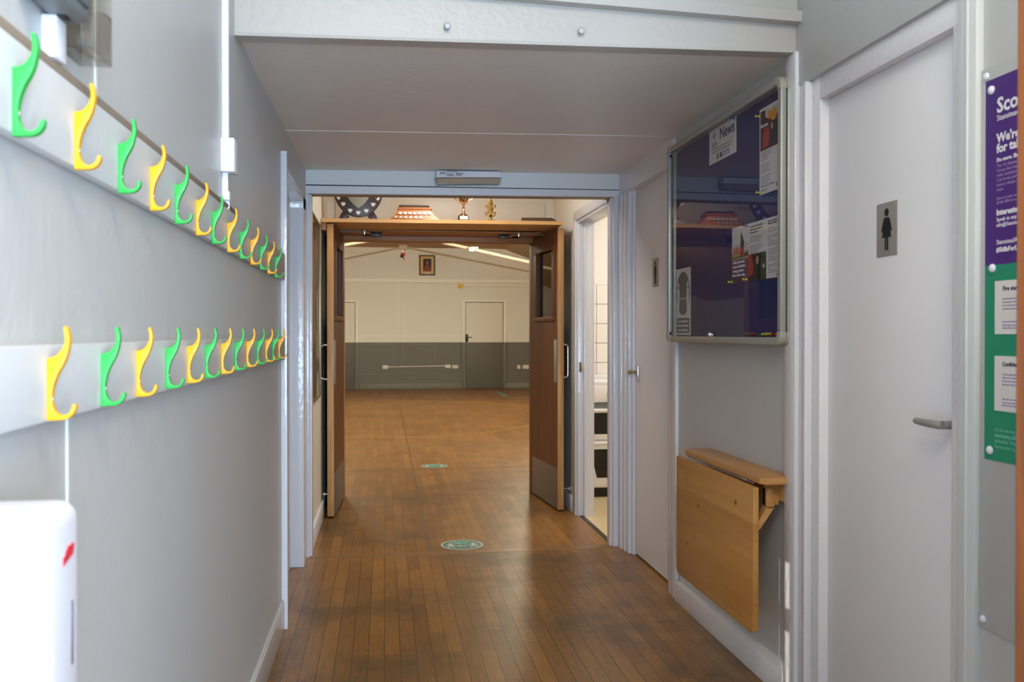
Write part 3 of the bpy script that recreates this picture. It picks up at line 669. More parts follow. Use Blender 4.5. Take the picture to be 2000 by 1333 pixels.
# ================================================================== EMERGENCY LIGHT OVER THE FRAME
t = thing('emergency_light', 'white emergency light fitting with clear diffuser above the lobby frame', 'emergency light', (.47, 5.03, 2.1))
obj('housing', MB().hexa([(.290, 4.985, 2.122), (.652, 4.985, 2.130), (.652, 5.073, 2.130), (.290, 5.073, 2.122)], [(.292, 5.0, 2.162), (.650, 5.0, 2.166), (.650, 5.073, 2.166), (.292, 5.073, 2.162)]), 'white_plastic', t)
df = MB().hexa([(.290, 5.0, 2.088), (.652, 5.0, 2.096), (.652, 5.07, 2.096), (.290, 5.07, 2.088)], [(.282, 4.978, 2.122), (.660, 4.978, 2.131), (.660, 5.07, 2.131), (.282, 5.07, 2.122)])
obj('diffuser', df, 'clear_acrylic', t)
obj('reflector', MB().hexa([(.300, 5.02, 2.094), (.642, 5.02, 2.101), (.642, 5.068, 2.101), (.300, 5.068, 2.094)], [(.296, 5.0, 2.120), (.646, 5.0, 2.128), (.646, 5.068, 2.128), (.296, 5.068, 2.120)]), 'diffuser_tint', t)
fr = F_front(.290, 4.989, 2.127)
lines(fr, [(.02, .022, .03), (.022, .016, .034), (.06, .028, .06), (.06, .013, .035), (.06, .006, .04), (.112, .020, .04), (.112, .014, .032), (.112, .008, .028)], .0035, 'ink_grey', t, 'rating_label', d=.005)

# ================================================================== NOTICE BOARD
Y0, Y1, Z0, Z1 = 2.797, 3.995, 1.212, 2.108
t = thing('notice_board', 'glazed notice board with blue felt and aluminium frame on the right wall', 'notice board', (XR, 3.4, 1.2))
def frame_ring(x0, x1, y0, y1, z0, z1, wd, r):
    mb = MB(); mb.box(x0, x1, y0 + .03, y1 - .03, z0, z0 + wd, r).box(x0, x1, y0 + .03, y1 - .03, z1 - wd, z1, r).box(x0, x1, y0, y0 + wd, z0 + .03, z1 - .03, r).box(x0, x1, y1 - wd, y1, z0 + .03, z1 - .03, r); return mb
obj('door_frame', frame_ring(1.300, 1.321, Y0, Y1, Z0, Z1, .026, .004), 'aluminium', t)
obj('case_frame', frame_ring(1.325, 1.350, Y0, Y1, Z0, Z1, .024, .004), 'aluminium', t)
obj('case_gap', frame_ring(1.3195, 1.3265, Y0 + .006, Y1 - .006, Z0 + .006, Z1 - .006, .014, 0), 'black', t)
obj('felt_back', MB().box(1.338, XR - .001, Y0 + .01, Y1 - .01, Z0 + .01, Z1 - .01), 'felt', t)
obj('glass_pane', MB().box(1.309, 1.312, Y0 + .022, Y1 - .022, Z0 + .022, Z1 - .022), 'board_glass', t)
def corner(y, z, sy, sz):
    mb = MB(); q = []
    R_, a = .034, .045
    pts = [(0, a), (0, R_)] + [(R_ - R_ * math.cos(u), R_ - R_ * math.sin(u)) for u in (0.35, 0.7, 1.05, 1.4)] + [(R_, 0), (a, 0), (a, .027), (.034, .027), (.027, .034), (.027, a)]
    for x0, x1 in ((1.298, 1.322), (1.3235, 1.352)):
        o_ = [(y + sy * u, z + sz * v) for u, v in pts]
        mb.prism(o_, x1 - x0, Matrix(((0, 0, 1, x0), (1, 0, 0, 0), (0, 1, 0, 0), (0, 0, 0, 1))), r=.002)
    return mb
for (y, z, sy, sz) in ((Y0 - .001, Z0 - .001, 1, 1), (Y0 - .001, Z1 + .001, 1, -1), (Y1 + .001, Z0 - .001, -1, 1), (Y1 + .001, Z1 + .001, -1, -1)):
    obj('corner_cap', corner(y, z, sy, sz), 'corner_plastic', t, label='beige plastic corner cap')
obj('lock', MB().lathe([(.0001, .012), (.010, .012), (.0115, .009), (.0115, -.004), (.0001, -.004)], 18, Matrix.Translation((1.308, 3.446, 1.246)) @ Matrix.Rotation(-PI / 2, 4, 'Y')), 'chrome', t)
# papers pinned inside
XP = 1.3365
def paper(name, y_left, y_right, z0, z1, label, cat, mat_='paper', fr_tilt=0):
    t = thing(name, label, cat, (XP, (y_left + y_right) / 2, z0))
    obj('sheet', MB().box(XP - .0006, XP + .0006, y_right, y_left, z0, z1), mat_, t)
    return t, F_right(XP - .0007, y_left, z0), y_left - y_right, z1 - z0
def flat(fr, outline, material, parent, name, d=.0004): return obj(name, MB().prism(outline, d, fr), material, parent)
# News sheet
t, fr, W_, H_ = paper('news_notice', 3.546, 3.262, 1.947, 2.088, 'white notice headed News near the top of the notice board', 'notice')
text('News', .062, fr @ Matrix.Translation((.115, .085, 0)), 'ink_navy', t, 'heading', bold=.0012, width=.150)
flat(fr, [(x + .055, y + .094) for x, y in fleur(.036)], 'ink_grey', t, 'emblem')
text('Scouts', .021, fr @ Matrix.Translation((.028, .072, 0)), 'ink_grey', t, 'logo_text', bold=.0004)
lines(fr, [(.030, .063, .06), (.035, .052, .215), (.035, .040, .20)], .005, 'ink_grey', t)
for i, (x, mt) in enumerate(((.085, 'ink_navy'), (.120, 'ink_navy'), (.155, 'ink_blue'), (.190, 'ink_blue'))):
    mb = MB(); mb.prism(rect(x, x + .022, .010, .031), .0004, fr); obj('social_icon', mb, mt, t)
text('f', .022, fr @ Matrix.Translation((.093, .012, .0003)), 'paper', t, 'icon_letter', bold=.001)
text('t', .022, fr @ Matrix.Translation((.163, .013, .0003)), 'paper', t, 'icon_letter', bold=.001)
text('in', .016, fr @ Matrix.Translation((.194, .014, .0003)), 'paper', t, 'icon_letter', bold=.0006)
# A4 poster with a photograph
t, fr, W_, H_ = paper('recruitment_poster', 3.046, 2.848, 1.746, 2.052, 'white poster with a red and orange photograph in the upper right of the notice board', 'poster')
flat(fr, rect(.008, W_ - .006, .155, .296), 'photo_maroon', t, 'photo')
flat(fr, [(.03, .165), (.075, .165), (.085, .20), (.07, .235), (.045, .23), (.028, .2)], 'photo_red', t, 'photo', .0006)
flat(fr, [(.05, .296), (.150, .296), (.150, .262), (.05, .262)], 'photo_sky', t, 'photo', .0006)
flat(fr, circle(.118, .266, .026, 20, .022), 'photo_orange', t, 'photo', .0009)
flat(fr, circle(.083, .272, .014, 16, .016), 'photo_orange', t, 'photo', .0008)
flat(fr, [(.085, .165), (.16, .168), (.17, .22), (.150, .248), (.105, .246), (.088, .21)], 'photo_dark', t, 'photo', .0007)
flat(fr, [(.16, .175), (.19, .185), (.19, .28), (.168, .285), (.158, .24)], 'dark_plum', t, 'photo', .0008)
flat(fr, circle(.105, .228, .009, 14, .012), 'photo_skin', t, 'photo', .0009); flat(fr, circle(.160, .245, .009, 14, .012), 'photo_skin', t, 'photo', .001)
flat(fr, rect(.010, .062, .246, .268), 'photo_dark', t, 'photo', .0009)
text('Be more.', .016, fr @ Matrix.Translation((.014, .238, .001)), 'ink_light', t, 'heading', bold=.0006)
lines(fr, [(.014, .146 - i * .0085, w_) for i, w_ in enumerate((.085, .08, .06, .05, .0, .075, .07, .06, .075, .0, .08, .07, .075, .06, .02))], .0026, 'ink_grey', t)
lines(fr, [(.014, .026, .11), (.014, .012, .05)], .004, 'ink_grey', t)
flat(fr, [(x + .160, y + .030) for x, y in fleur(.03)], 'ink', t, 'emblem'); text('Scouts', .018, fr @ Matrix.Translation((.135, .014, 0)), 'ink', t, 'logo_text', bold=.0004)
# folded leaflet, three panels wide
t, fr, W_, H_ = paper('parents_leaflet', 3.300, 2.838, 1.444, 1.657, 'three-panel leaflet with photographs pinned low on the right of the notice board', 'leaflet')
flat(fr, rect(0, .158, 0, .088), 'dark_plum', t, 'cover_band')
flat(fr, rect(0, .158, .088, .118), 'photo_sand', t, 'photo'); flat(fr, rect(0, .158, .118, .145), 'photo_sky', t, 'photo')
flat(fr, [(.0, .10), (.04, .098), (.09, .10), (.14, .112), (.158, .108), (.158, .096), (0, .092)], 'photo_green', t, 'photo', .0006)
flat(fr, [(.082, .108), (.112, .108), (.118, .150), (.104, .170), (.09, .192), (.086, .165)], 'photo_green', t, 'photo', .0007)
flat(fr, [(.080, .10), (.110, .10), (.108, .135), (.084, .13)], 'photo_red', t, 'photo', .0008)
for x in (.02, .04, .062): flat(fr, rect(x, x + .011, .112, .134), 'photo_red', t, 'photo', .0008)
for i, ln in enumerate(('Calling all parents,', 'carers and families:', 'evening position.', "Here's what we do.")):
    text(ln, .0155, fr @ Matrix.Translation((.006, .074 - i * .0165, .0005)), 'ink_light', t, 'cover_text', bold=.0003, width=(.118, .125, .11, .115)[i])
lines(fr, [(.006, .017, .10), (.006, .011, .07), (.006, .005, .085)], .0022, 'ink_soft', t)
flat(fr, [(x + .128, y + .016) for x, y in fleur(.018)], 'ink_soft', t, 'emblem', .0006); text('Scouts', .011, fr @ Matrix.Translation((.112, .006, .0005)), 'ink_light', t, 'logo_text')
lines(fr, [(.172, .196 - i * .011, w_) for i, w_ in enumerate((.11, .105, .07))], .004, 'ink', t, 'panel_heading')
lines(fr, [(.172, .160 - i * .0065, w_) for i, w_ in enumerate((.11, .105, .1, .09, .0, .1, .105, .1, .08, .06))], .0022, 'ink_grey', t)
flat(fr, rect(.158, .312, 0, .098), 'photo_dark', t, 'photo'); flat(fr, [(.158, .016), (.195, .02), (.205, .05), (.195, .08), (.18, .098), (.158, .098)], 'photo_red', t, 'photo', .0006)
flat(fr, [(.24, .0), (.312, .0), (.312, .098), (.28, .098), (.262, .06), (.25, .03)], 'photo_green', t, 'photo', .0006); flat(fr, circle(.238, .072, .012, 14, .015), 'photo_skin', t, 'photo', .0008)
flat(fr, [(.212, .0), (.268, .0), (.266, .05), (.25, .06), (.222, .056)], 'black', t, 'photo', .0007); flat(fr, circle(.292, .048, .009, 12), 'photo_sky', t, 'photo', .0008)
lines(fr, [(.328, .198, .11), (.328, .190, .10)], .004, 'ink', t, 'panel_heading')
lines(fr, [(.328, .176 - i * .0068, w_) for i, w_ in enumerate((.05, .11, .115, .0, .115, .11, .02, .05, .11, .08, .0, .11, .115, .11, .06, .05, .11, .08, .0, .115, .11, .02, .07, .11))], .0022, 'ink_grey', t)
# reminder sheet with the grey oval
t, fr, W_, H_ = paper('distancing_notice', 3.967, 3.773, 1.243, 1.545, 'white sheet with a grey oval symbol in the lower left of the notice board', 'notice')
flat(fr, circle(W_ / 2, .188, W_ / 2 - .006, 36, .098), 'oval_grey', t, 'oval_symbol')
for sx_ in (.034, W_ - .034):
    flat(fr, circle(sx_, .228, .012, 16, .013), 'paper', t, 'person_symbol', .0007)
    flat(fr, [(sx_ - .015, .15), (sx_ - .010, .11), (sx_ + .010, .11), (sx_ + .015, .15), (sx_ + .015, .205), (sx_ + .008, .213), (sx_ - .008, .213), (sx_ - .015, .205)], 'paper', t, 'person_symbol', .0007)
flat(fr, [(.06, .165), (.07, .172), (.07, .167), (W_ - .07, .167), (W_ - .07, .172), (W_ - .06, .165), (W_ - .07, .158), (W_ - .07, .163), (.07, .163), (.07, .158)], 'paper', t, 'arrow_symbol', .0007)
flat(fr, rect(.012, W_ - .012, .010, .078), 'oval_grey', t, 'message_block')
lines(fr, [(.03, .058, W_ - .06), (.022, .038, W_ - .044), (.03, .018, W_ - .06)], .009, 'paper', t, 'message_lines', .0008)
# push pins
def pin(y, z, color, label, group, lying=False):
    t = MB(); mtx = Matrix.Translation((XP - .001, y, z)) @ (Matrix.Rotation(-PI / 2, 4, 'Y'))
    t.lathe([(.0001, .0), (.0045, .0), (.0045, .003), (.0024, .005), (.0024, .012), (.0045, .015), (.0042, .0175), (.0001, .018)], 14, mtx)
    return obj('push_pin', t, color + '_pin', None, label, 'push pin', group)
for y, z, c_, lab in ((3.044, 2.030, 'yellow', 'yellow push pin at the upper left corner of the photo poster'), (2.853, 2.043, 'yellow', 'yellow push pin at the upper right corner of the photo poster'),
                    (3.036, 1.756, 'yellow', 'yellow push pin at the lower left corner of the photo poster'), (2.855, 1.766, 'yellow', 'yellow push pin at the lower right corner of the photo poster'),
                    (3.275, 2.078, 'blue', 'blue push pin at the upper right corner of the News notice'),
                    (3.150, 1.650, 'blue', 'blue push pin between the first two panels of the leaflet'), (2.850, 1.650, 'green', 'green push pin at the upper right corner of the leaflet'),
                    (3.295, 1.450, 'yellow', 'yellow push pin at the lower left corner of the leaflet'), (3.155, 1.452, 'yellow', 'yellow push pin at the foot of the dark leaflet panel'),
                    (2.862, 1.450, 'blue', 'blue push pin at the lower right corner of the leaflet')):
    pin(y, z, c_, lab, 'push pins holding papers')
for y, c_, lab in ((3.13, 'green', 'spare green push pin, left end of the bottom row in the notice board'), (3.085, 'red', 'spare red push pin beside the green one in the bottom row'), (3.025, 'green', 'spare green push pin between the red and the yellow ones in the bottom row'),
                   (2.985, 'yellow', 'spare yellow push pin, first of the three yellow ones in the bottom row'), (2.965, 'yellow', 'spare yellow push pin, middle of the three yellow ones in the bottom row'), (2.946, 'yellow', 'spare yellow push pin, last of the three yellow ones in the bottom row'),
                   (2.908, 'red', 'spare red push pin at the right end of the bottom row')):
    pin(y, 1.248 + random.uniform(-.002, .002), c_, lab, 'spare push pins along the bottom')

# ================================================================== FOLDING WALL TABLE
t = thing('folding_wall_table', 'light wood drop-leaf wall table folded down on the right wall below the notice board', 'wall table', (XR, 3.2, .24))
o_ = [(-.40, 0), (.40, 0), (.40, .09), (-.40, .09)]
# fixed top strip with clipped corners
mb = MB().prism([(1.365, 2.815), (1.365, 3.595), (1.262, 3.595), (1.245, 3.575), (1.245, 2.835), (1.262, 2.815)], .022, Matrix.Translation((0, 0, .745)), r=.002)
obj('fixed_top', mb, 'birch_top', t)
mb = MB(); r_ = .025
ol = [(-.395, .0 + r_), (-.395 + r_ * .3, r_ * .3), (-.395 + r_, 0), (.395 - r_, 0), (.395 - r_ * .3, r_ * .3), (.395, r_), (.395, .492), (-.395, .492)]
mb.prism(ol, .020, F_right(1.240, 3.222, .243), r=.002)
lf = obj('drop_leaf', mb, 'birch_leaf', t)
obj('wall_rail', MB().box(1.335, XR, 2.84, 3.57, .68, .745, .002), 'birch_top', t)
mb = MB().prism([(0, 0), (.05, .0), (.05, .07), (.02, .07), (0, .07)], .02, F_front(1.285, 2.90, .665)); mb.box(1.285, 1.315, 2.868, 2.90, .655, .725, .002)
mb.hexa([(1.241, 2.868, .585), (1.262, 2.868, .585), (1.262, 2.898, .585), (1.241, 2.898, .585)], [(1.285, 2.868, .66), (1.315, 2.868, .66), (1.315, 2.898, .66), (1.285, 2.898, .66)])
obj('swing_bracket', mb, 'birch_top', t)
mb = MB()
for y in (3.50, 2.95): mb.box(1.243, 1.262, y, y + .05, .738, .743, .001)
mb.tube([(1.252, 2.90, .738), (1.252, 3.55, .738)], .003, 8)
obj('hinge', mb, 'satin_steel', t)

# ================================================================== DOOR SIGNS
def sign_plate(X, y_left, z0, label, cat, female):
    t = thing('toilet_sign', label, cat, (X, y_left - .05, z0)); fr = F_right(X, y_left, z0)
    obj('plate', MB().prism(rect(0, .102, 0, .150), .002, fr, r=.0004), 'satin_steel', t)
    f2 = F_right(X - .002, y_left, z0); mb = MB(); mb.prism(circle(.051, .122, .0105, 20, .0115), .0006, f2)
    if female:
        mb.prism([(.041, .108), (.061, .108), (.066, .104), (.078, .070), (.072, .067), (.063, .090), (.074, .052), (.028, .052), (.039, .090), (.030, .067), (.024, .070), (.036, .104)], .0006, f2)
        mb.prism(rect(.0425, .0495, .016, .054), .0006, f2); mb.prism(rect(.0525, .0595, .016, .054), .0006, f2)
    else:
        mb.prism([(.037, .108), (.065, .108), (.071, .102), (.071, .062), (.065, .062), (.065, .016), (.052, .016), (.052, .058), (.050, .058), (.050, .016), (.037, .016), (.037, .062), (.031, .062), (.031, .102)], .0006, f2)
    obj('pictogram', mb, 'black', t)
sign_plate(1.392, 2.368, 1.467, 'steel plate with a black woman pictogram on the near right door', 'toilet sign', True)
sign_plate(1.405, 4.553, 1.495, 'steel plate with a black man pictogram on the further right door', 'toilet sign', False)

# ================================================================== WALL POSTER AT THE RIGHT EDGE
t = thing('backing_panel', 'pale grey backing panel screwed to the right wall behind the purple poster', 'backing panel', (1.37, 1.6, .57))
obj('panel', MB().box(1.366, 1.371, 1.10, 1.885, .572, 1.858, .001), 'wall_paint', t)
for y, z in ((1.868, 1.838), (1.872, .592)):
    obj('screw_cap', MB().ball((1.3645, y, z), .009, (.6, 1, 1)), 'white_plastic', t)
t = thing('recruitment_banner', 'purple and green recruitment poster with white lettering at the right edge', 'poster', (1.36, 1.55, .965))
PX = 1.3635
obj('purple_field', MB().box(PX, PX + .002, 1.26, 1.868, 1.405, 1.826), 'purple', t)
obj('green_field', MB().box(PX, PX + .002, 1.26, 1.868, .963, 1.405), 'teal', t)
def zpx(y): return 1.77 - (y - 200) * .00115
def ptxt(s, ybase, size, material='ink_light', bold=0.0, width=None, x=0.038): text(s, size, F_right(PX - .0002, 1.868 - x, zpx(ybase)), material, t, bold=bold, width=width)
ptxt('Scouts', 221, .047, bold=.0012); ptxt('Stanstead Abbotts', 237, .0185)
ptxt("We're looking", 279, .028, bold=.0009); ptxt('for talent', 299, .028, bold=.0009)
ptxt('Do more. Share more. Be more.', 317, .0125, bold=.0003)
for i, s_ in enumerate(('The 1st Stanstead Abbotts Scout', 'Group that helps young people', 'while developing their skills', 'Cub Scout packs and Beavers', 'team is always happy to have a', 'team.')): ptxt(s_, 328 + i * 9.2, .0105, 'ink_soft')
ptxt('Here are just some of the ways', 391, .0095, 'ink_soft'); ptxt('all the difference.', 399, .0095, 'ink_soft')
ptxt('Interested?', 421, .0185, bold=.0006); ptxt('Speak to any leader', 433, .0125, 'ink_light'); ptxt('info@StansteadAbbotts', 444, .0125)
ptxt('StansteadAbbotts', 478, .0150); ptxt('#SkillsForLife', 493, .0150, bold=.0005)
for (z0, z1, head) in ((1.249, 1.368, 'Fire starters wanted'), (1.077, 1.200, 'Confidence-building')):
    mb = MB().box(PX - .0012, PX + .001, 1.30, 1.833, z0, z1); cd = obj('white_card', mb, 'paper', t)
    f3 = F_right(PX - .0013, 1.833, z0)
    text(head, .0135, f3 @ Matrix.Translation((.026, (z1 - z0) - .022, 0)), 'ink_navy', cd, 'card_heading', bold=.0004)
    lines(f3, [(.026, (z1 - z0) - .042 - i * .0075, .26) for i in range(4)], .0028, 'ink_soft', cd)
    lines(f3, [(.026, .026, .05), (.026, .018, .24), (.026, .012, .2)], .0028, 'ink_soft', cd, 'footer_print')
for i, s_ in enumerate(('As Scouts we prepare young', 'developing skills for life,', 'individual. They might be', 'Remember, you can help')): ptxt(s_, 843 + i * 11, .0115, 'ink_mint', x=.036, bold=.0003 if i == 1 else 0)
for y, z in ((1.848, 1.802), (1.842, 1.398), (1.848, .985)):
    obj('screw_cap', MB().lathe([(.0001, .007), (.006, .006), (.0095, .003), (.010, 0), (.0001, 0)], 16, Matrix.Translation((PX, y, z)) @ Matrix.Rotation(-PI / 2, 4, 'Y')), 'white_plastic', t, label='round white screw cap')

# open entrance door at the very right edge, close to the camera
d6 = thing('door_6', None, None, (.857, 1.10, 0), kind='structure')
a_ = Vector((0.862, 1.10, 0)); b2 = Vector((1.33, .52, 0)); dr = (b2 - a_).normalized(); nr = Vector((dr.y, -dr.x, 0)); rot = Matrix(((dr.x, -nr.x, 0, a_.x), (dr.y, -nr.y, 0, a_.y), (0, 0, 1, 0), (0, 0, 0, 1)))
struct('door_leaf', MB().box(0, .75, -.044, 0, .008, 2.0, .003, mtx=rot), 'orange_wood', d6)

# ================================================================== FLOOR SIGNS
def floor_sign(x, y, label):
    t = thing('floor_sign', label, 'floor sticker', (x, y, 0), 'round green floor stickers')
    obj('rim', MB().prism(circle(x, y, .124, 48), .0010, F_floor(0, 0, .0003)), 'floor_sign_white', t)
    obj('disc', MB().prism(circle(x, y, .113, 48), .0004, F_floor(0, 0, .0012)), 'floor_sign_green', t)
    for sx_, s_ in ((-1, 1), (1, 1)):
        cx = x + sx_ * .068
        mb = MB(); fr = F_floor(cx, y - .03, .0016)
        mb.prism(circle(0, .062, .010, 14), .0003, fr)
        mb.prism([(-.008, .05), (.008, .05), (.030, .022), (.024, .016), (.011, .030), (.011, .008), (.026, -.034), (.017, -.038), (0, -.004), (-.017, -.038), (-.026, -.034), (-.011, .008), (-.011, .030), (-.024, .016), (-.030, .022)], .0003, fr)
        obj('person_symbol', mb, 'floor_sign_white', t)
    fr = F_floor(x, y - .02, .0016); obj('arrow_symbol', MB().prism([(-.034, -.012), (-.012, .006), (-.012, -.006), (.026, -.006), (.026, -.018), (-.012, -.018), (-.012, -.030)], .0003, fr), 'floor_sign_white', t)
    lines(F_floor(x, y, .0016), [(-.06, .062, .11), (-.05, .042, .09), (-.03, .018, .06)], .011, 'ink_mint', t, d=.0003)
    return t
floor_sign(.455, 5.248, 'round green distancing sticker on the boards just inside the white frame')
floor_sign(.467, 8.42, 'round green distancing sticker on the hall floor beyond the wooden doors')

# court lines on the hall floor
def court(pts, wd, material, label): obj('court_line', MB().strip(pts, wd, .0002, .0012), material, None, label, 'court line', 'painted court lines')
court(spline([(-2.5, 12.6), (-1.3, 11.6), (-.49, 11.0), (.25, 10.83), (.9, 10.95), (1.5, 11.4), (2.02, 12.15), (2.5, 13.4)], 6), .035, 'line_yellow', 'yellow curved court line on the hall floor, the nearer of the two arcs')
court(spline([(-2.6, 15.2), (-1.2, 16.2), (.28, 16.5), (1.03, 16.5), (1.91, 15.9), (2.5, 14.9)], 6), .05, 'line_yellow', 'yellow curved court line on the hall floor, the farther of the two arcs')
court([(-4.5, 9.86), (.3, 9.86), (5, 9.98)], .028, 'line_green', 'grey-green straight court line on the hall floor, the nearer one')
court([(-4.5, 13.44), (.4, 13.46), (5, 13.9)], .04, 'line_green', 'grey-green straight court line on the hall floor, the farther one')
court([(2.40, 19.3), (2.42, 17.6)], .10, 'line_teal', 'short pale teal line on the hall floor before the far door')

# ================================================================== WOODEN LEAVES
def leaf(name, hinge, free_dir, side, label_kind):
    """side +1: right leaf. Built at the origin: local x along the leaf from the hinge, y outwards from the opening, z up."""
    t = thing(name, None, None, (0, 0, 0), kind='structure')
    W_, T_, H0, H1 = .715, .044, .012, 1.992
    ws0, ws1, wz0, wz1 = .15, .60, 1.365, 1.86
    mb = MB().box(0, W_, 0, T_, H0, wz0).box(0, W_, 0, T_, wz1, H1).box(0, ws0, 0, T_, wz0, wz1).box(ws1, W_, 0, T_, wz0, wz1)
    obj('door_panel', mb, 'door_veneer', t)
    obj('edge_lipping', MB().box(W_, W_ + .006, 0, T_, H0, H1, .001), 'pine_edge', t, label='paler pine lipping on the free edge')
    mb = MB()
    for a, b_, c_, d_ in ((ws0 - .045, ws1 + .045, wz0 - .025, wz0 + .008), (ws0 - .045, ws1 + .045, wz1 - .008, wz1 + .022), (ws0 - .045, ws0 + .008, wz0 + .008, wz1 - .008), (ws1 - .008, ws1 + .045, wz0 + .008, wz1 - .008)):
        mb.box(a, b_, -.010, .006, c_, d_, .002).box(a, b_, T_ - .006, T_ + .010, c_, d_, .002)
    obj('window_bead', mb, 'door_veneer', t)
    obj('glass_pane', MB().box(ws0, ws1, .019, .025, wz0, wz1), 'door_glass', t)
    obj('push_plate', MB().box(.625, .700, -.0022, .0, .905, 1.207, .0005), 'satin_steel', t)
    obj('kick_plate', MB().box(.02, W_ - .004, -.002, 0, .016, .30, .0005), 'kick_steel', t)
    hz = (.94, 1.172)
    pts = spline([(.665, T_, hz[0]), (.665, T_ + .03, hz[0]), (.665, T_ + .044, hz[0] + .012), (.665, T_ + .046, hz[0] + .035), (.665, T_ + .046, hz[1] - .035), (.665, T_ + .044, hz[1] - .012), (.665, T_ + .03, hz[1]), (.665, T_, hz[1])], 4)
    obj('pull_handle', MB().tube(pts, .0085, 12), 'chrome', t)
    if side < 0:                                     # mirror so that outwards is to the left
        for ch in t.children:
            ch.location.y = -ch.location.y
            b = bmesh.new(); b.from_mesh(ch.data)
            for v in b.verts: v.co.y = -v.co.y
            bmesh.ops.reverse_faces(b, faces=b.faces); b.to_mesh(ch.data); b.free()
    t.location = (*hinge, 0); t.rotation_euler = (0, 0, math.atan2(free_dir[1], free_dir[0]))
    return t
leaf('door_7', (1.140, 6.85), (.0655, -.72), 1, 'right')
leaf('door_8', (-.300, 6.85), (-.034, -.67), -1, 'left')
for x, y, sx_, lab in ((-.137, 6.42, -1, 'jointed door closer arm over the left wooden leaf'), (.972, 6.42, 1, 'jointed door closer arm over the right wooden leaf')):
    t = thing('door_closer', lab, 'door closer', (x, y, 1.96))
    obj('spindle', MB().lathe([(.0001, 0), (.008, 0), (.009, .02), (.006, .024), (.006, .036), (.0001, .036)], 14, Matrix.Translation((x, y, 1.955))), 'chrome', t)
    obj('elbow', MB().ball((x - .02 if sx_ > 0 else x + .02, y + .02, 1.952), .020, (1.7, 1.2, .45)), 'black_metal', t)
    hx = 1.17 if sx_ > 0 else -.325
    obj('closer_arm', MB().tube([(x, y, 1.976), (hx, 6.50, 1.981)], .005, 8).tube([(x, y, 1.976), (x - .07 * sx_, y + .20, 1.972)], .005, 8), 'satin_steel', t)
    obj('arm_bracket', MB().box(min(x - .12 * sx_, x - .04 * sx_), max(x - .12 * sx_, x - .04 * sx_), y + .18, y + .22, 1.962, 1.992, .003), 'black_metal', t)
# shelf over the doors with the trophies
t = thing('trophy_shelf', 'long pine shelf above the open wooden doors carrying trophies', 'shelf', (.4, 6.5, 2.0))
obj('board', MB().hexa([(-.416, 6.10, 2.0), (1.232, 6.10, 2.009), (1.232, 6.838, 2.009), (-.416, 6.838, 2.0)], [(-.416, 6.10, 2.024), (1.232, 6.10, 2.034), (1.232, 6.838, 2.034), (-.416, 6.838, 2.024)]), 'pine_shelf', t)
obj('end_cleat', MB().box(-.418, -.385, 6.13, 6.84, 1.95, 2.0, .002), 'pine_lintel', t)
def shelf_z(x): return 2.0258 + (x + .416) / 1.648 * .0100
YT = 6.165
# round shield trophy
cx = -.172; zb = shelf_z(cx); cz = zb + .166
t = thing('shield_trophy', 'round dark wood shield trophy with silver plaques on the left of the shelf', 'trophy', (cx, YT, zb))
half = [(0, -.150), (.055, -.140), (.10, -.112), (.135, -.070), (.158, -.02), (.166, .04), (.164, .10), (.15, .15), (.10, .17), (.05, .155), (0, .168)]
ol = spline(half, 4); ol = ol + [(-x, y) for x, y in ol[-2:0:-1]]
obj('board', MB().prism(ol, .022, F_front(cx, YT + .01, cz), r=.004), 'mahogany', t)
for s_ in (1, -1):
    obj('foot', MB().prism([(s_ * .062, -.145), (s_ * .100, -.105), (s_ * .120, -.135), (s_ * .132, -.1655), (s_ * .085, -.1655), (s_ * .075, -.152)][::s_], .05, F_front(cx, YT + .04, cz), r=.002), 'mahogany', t)
sh = [(0, -.062), (.03, -.04), (.06, -.005), (.082, .04), (.09, .10), (.06, .112), (.03, .100), (0, .112)]
ol = spline(sh, 4); ol = ol + [(-x, y) for x, y in ol[-2:0:-1]]
c_s = obj('centre_shield', MB().prism([(x, y - .028) for x, y in ol], .004, F_front(cx, YT - .0125, cz), r=.001), 'shield_silver', t)
obj('name_plate', MB().box(cx - .047, cx + .047, YT - .0185, YT - .0165, cz + .0, cz + .034, .0004), 'paper', t)
def mini(px, pz, s_): return [(px + s_ * u, pz + s_ * v) for u, v in ((0, -1), (.5, -.6), (.85, -.1), (.95, .6), (.45, .5), (0, .72), (-.45, .5), (-.95, .6), (-.85, -.1), (-.5, -.6))]
for a in (0, 26, -26, 54, -54, 79, -79, 102, -102):
    r_ = .124
    obj('plaque', MB().prism(mini(r_ * 1.0 * math.sin(math.radians(a)), .02 - r_ * 1.12 * math.cos(math.radians(a)), .0165), .003, F_front(cx, YT - .0125, cz)), 'silver_plate', t)
for a in (42, -42, 68, -68, 90, -90):
    obj('plaque', MB().prism(mini(.150 * .94 * math.sin(math.radians(a)), .035 - .150 * math.cos(math.radians(a)), .0150), .003, F_front(cx, YT - .0125, cz)), 'silver_plate', t) if abs(a) > 60 else None
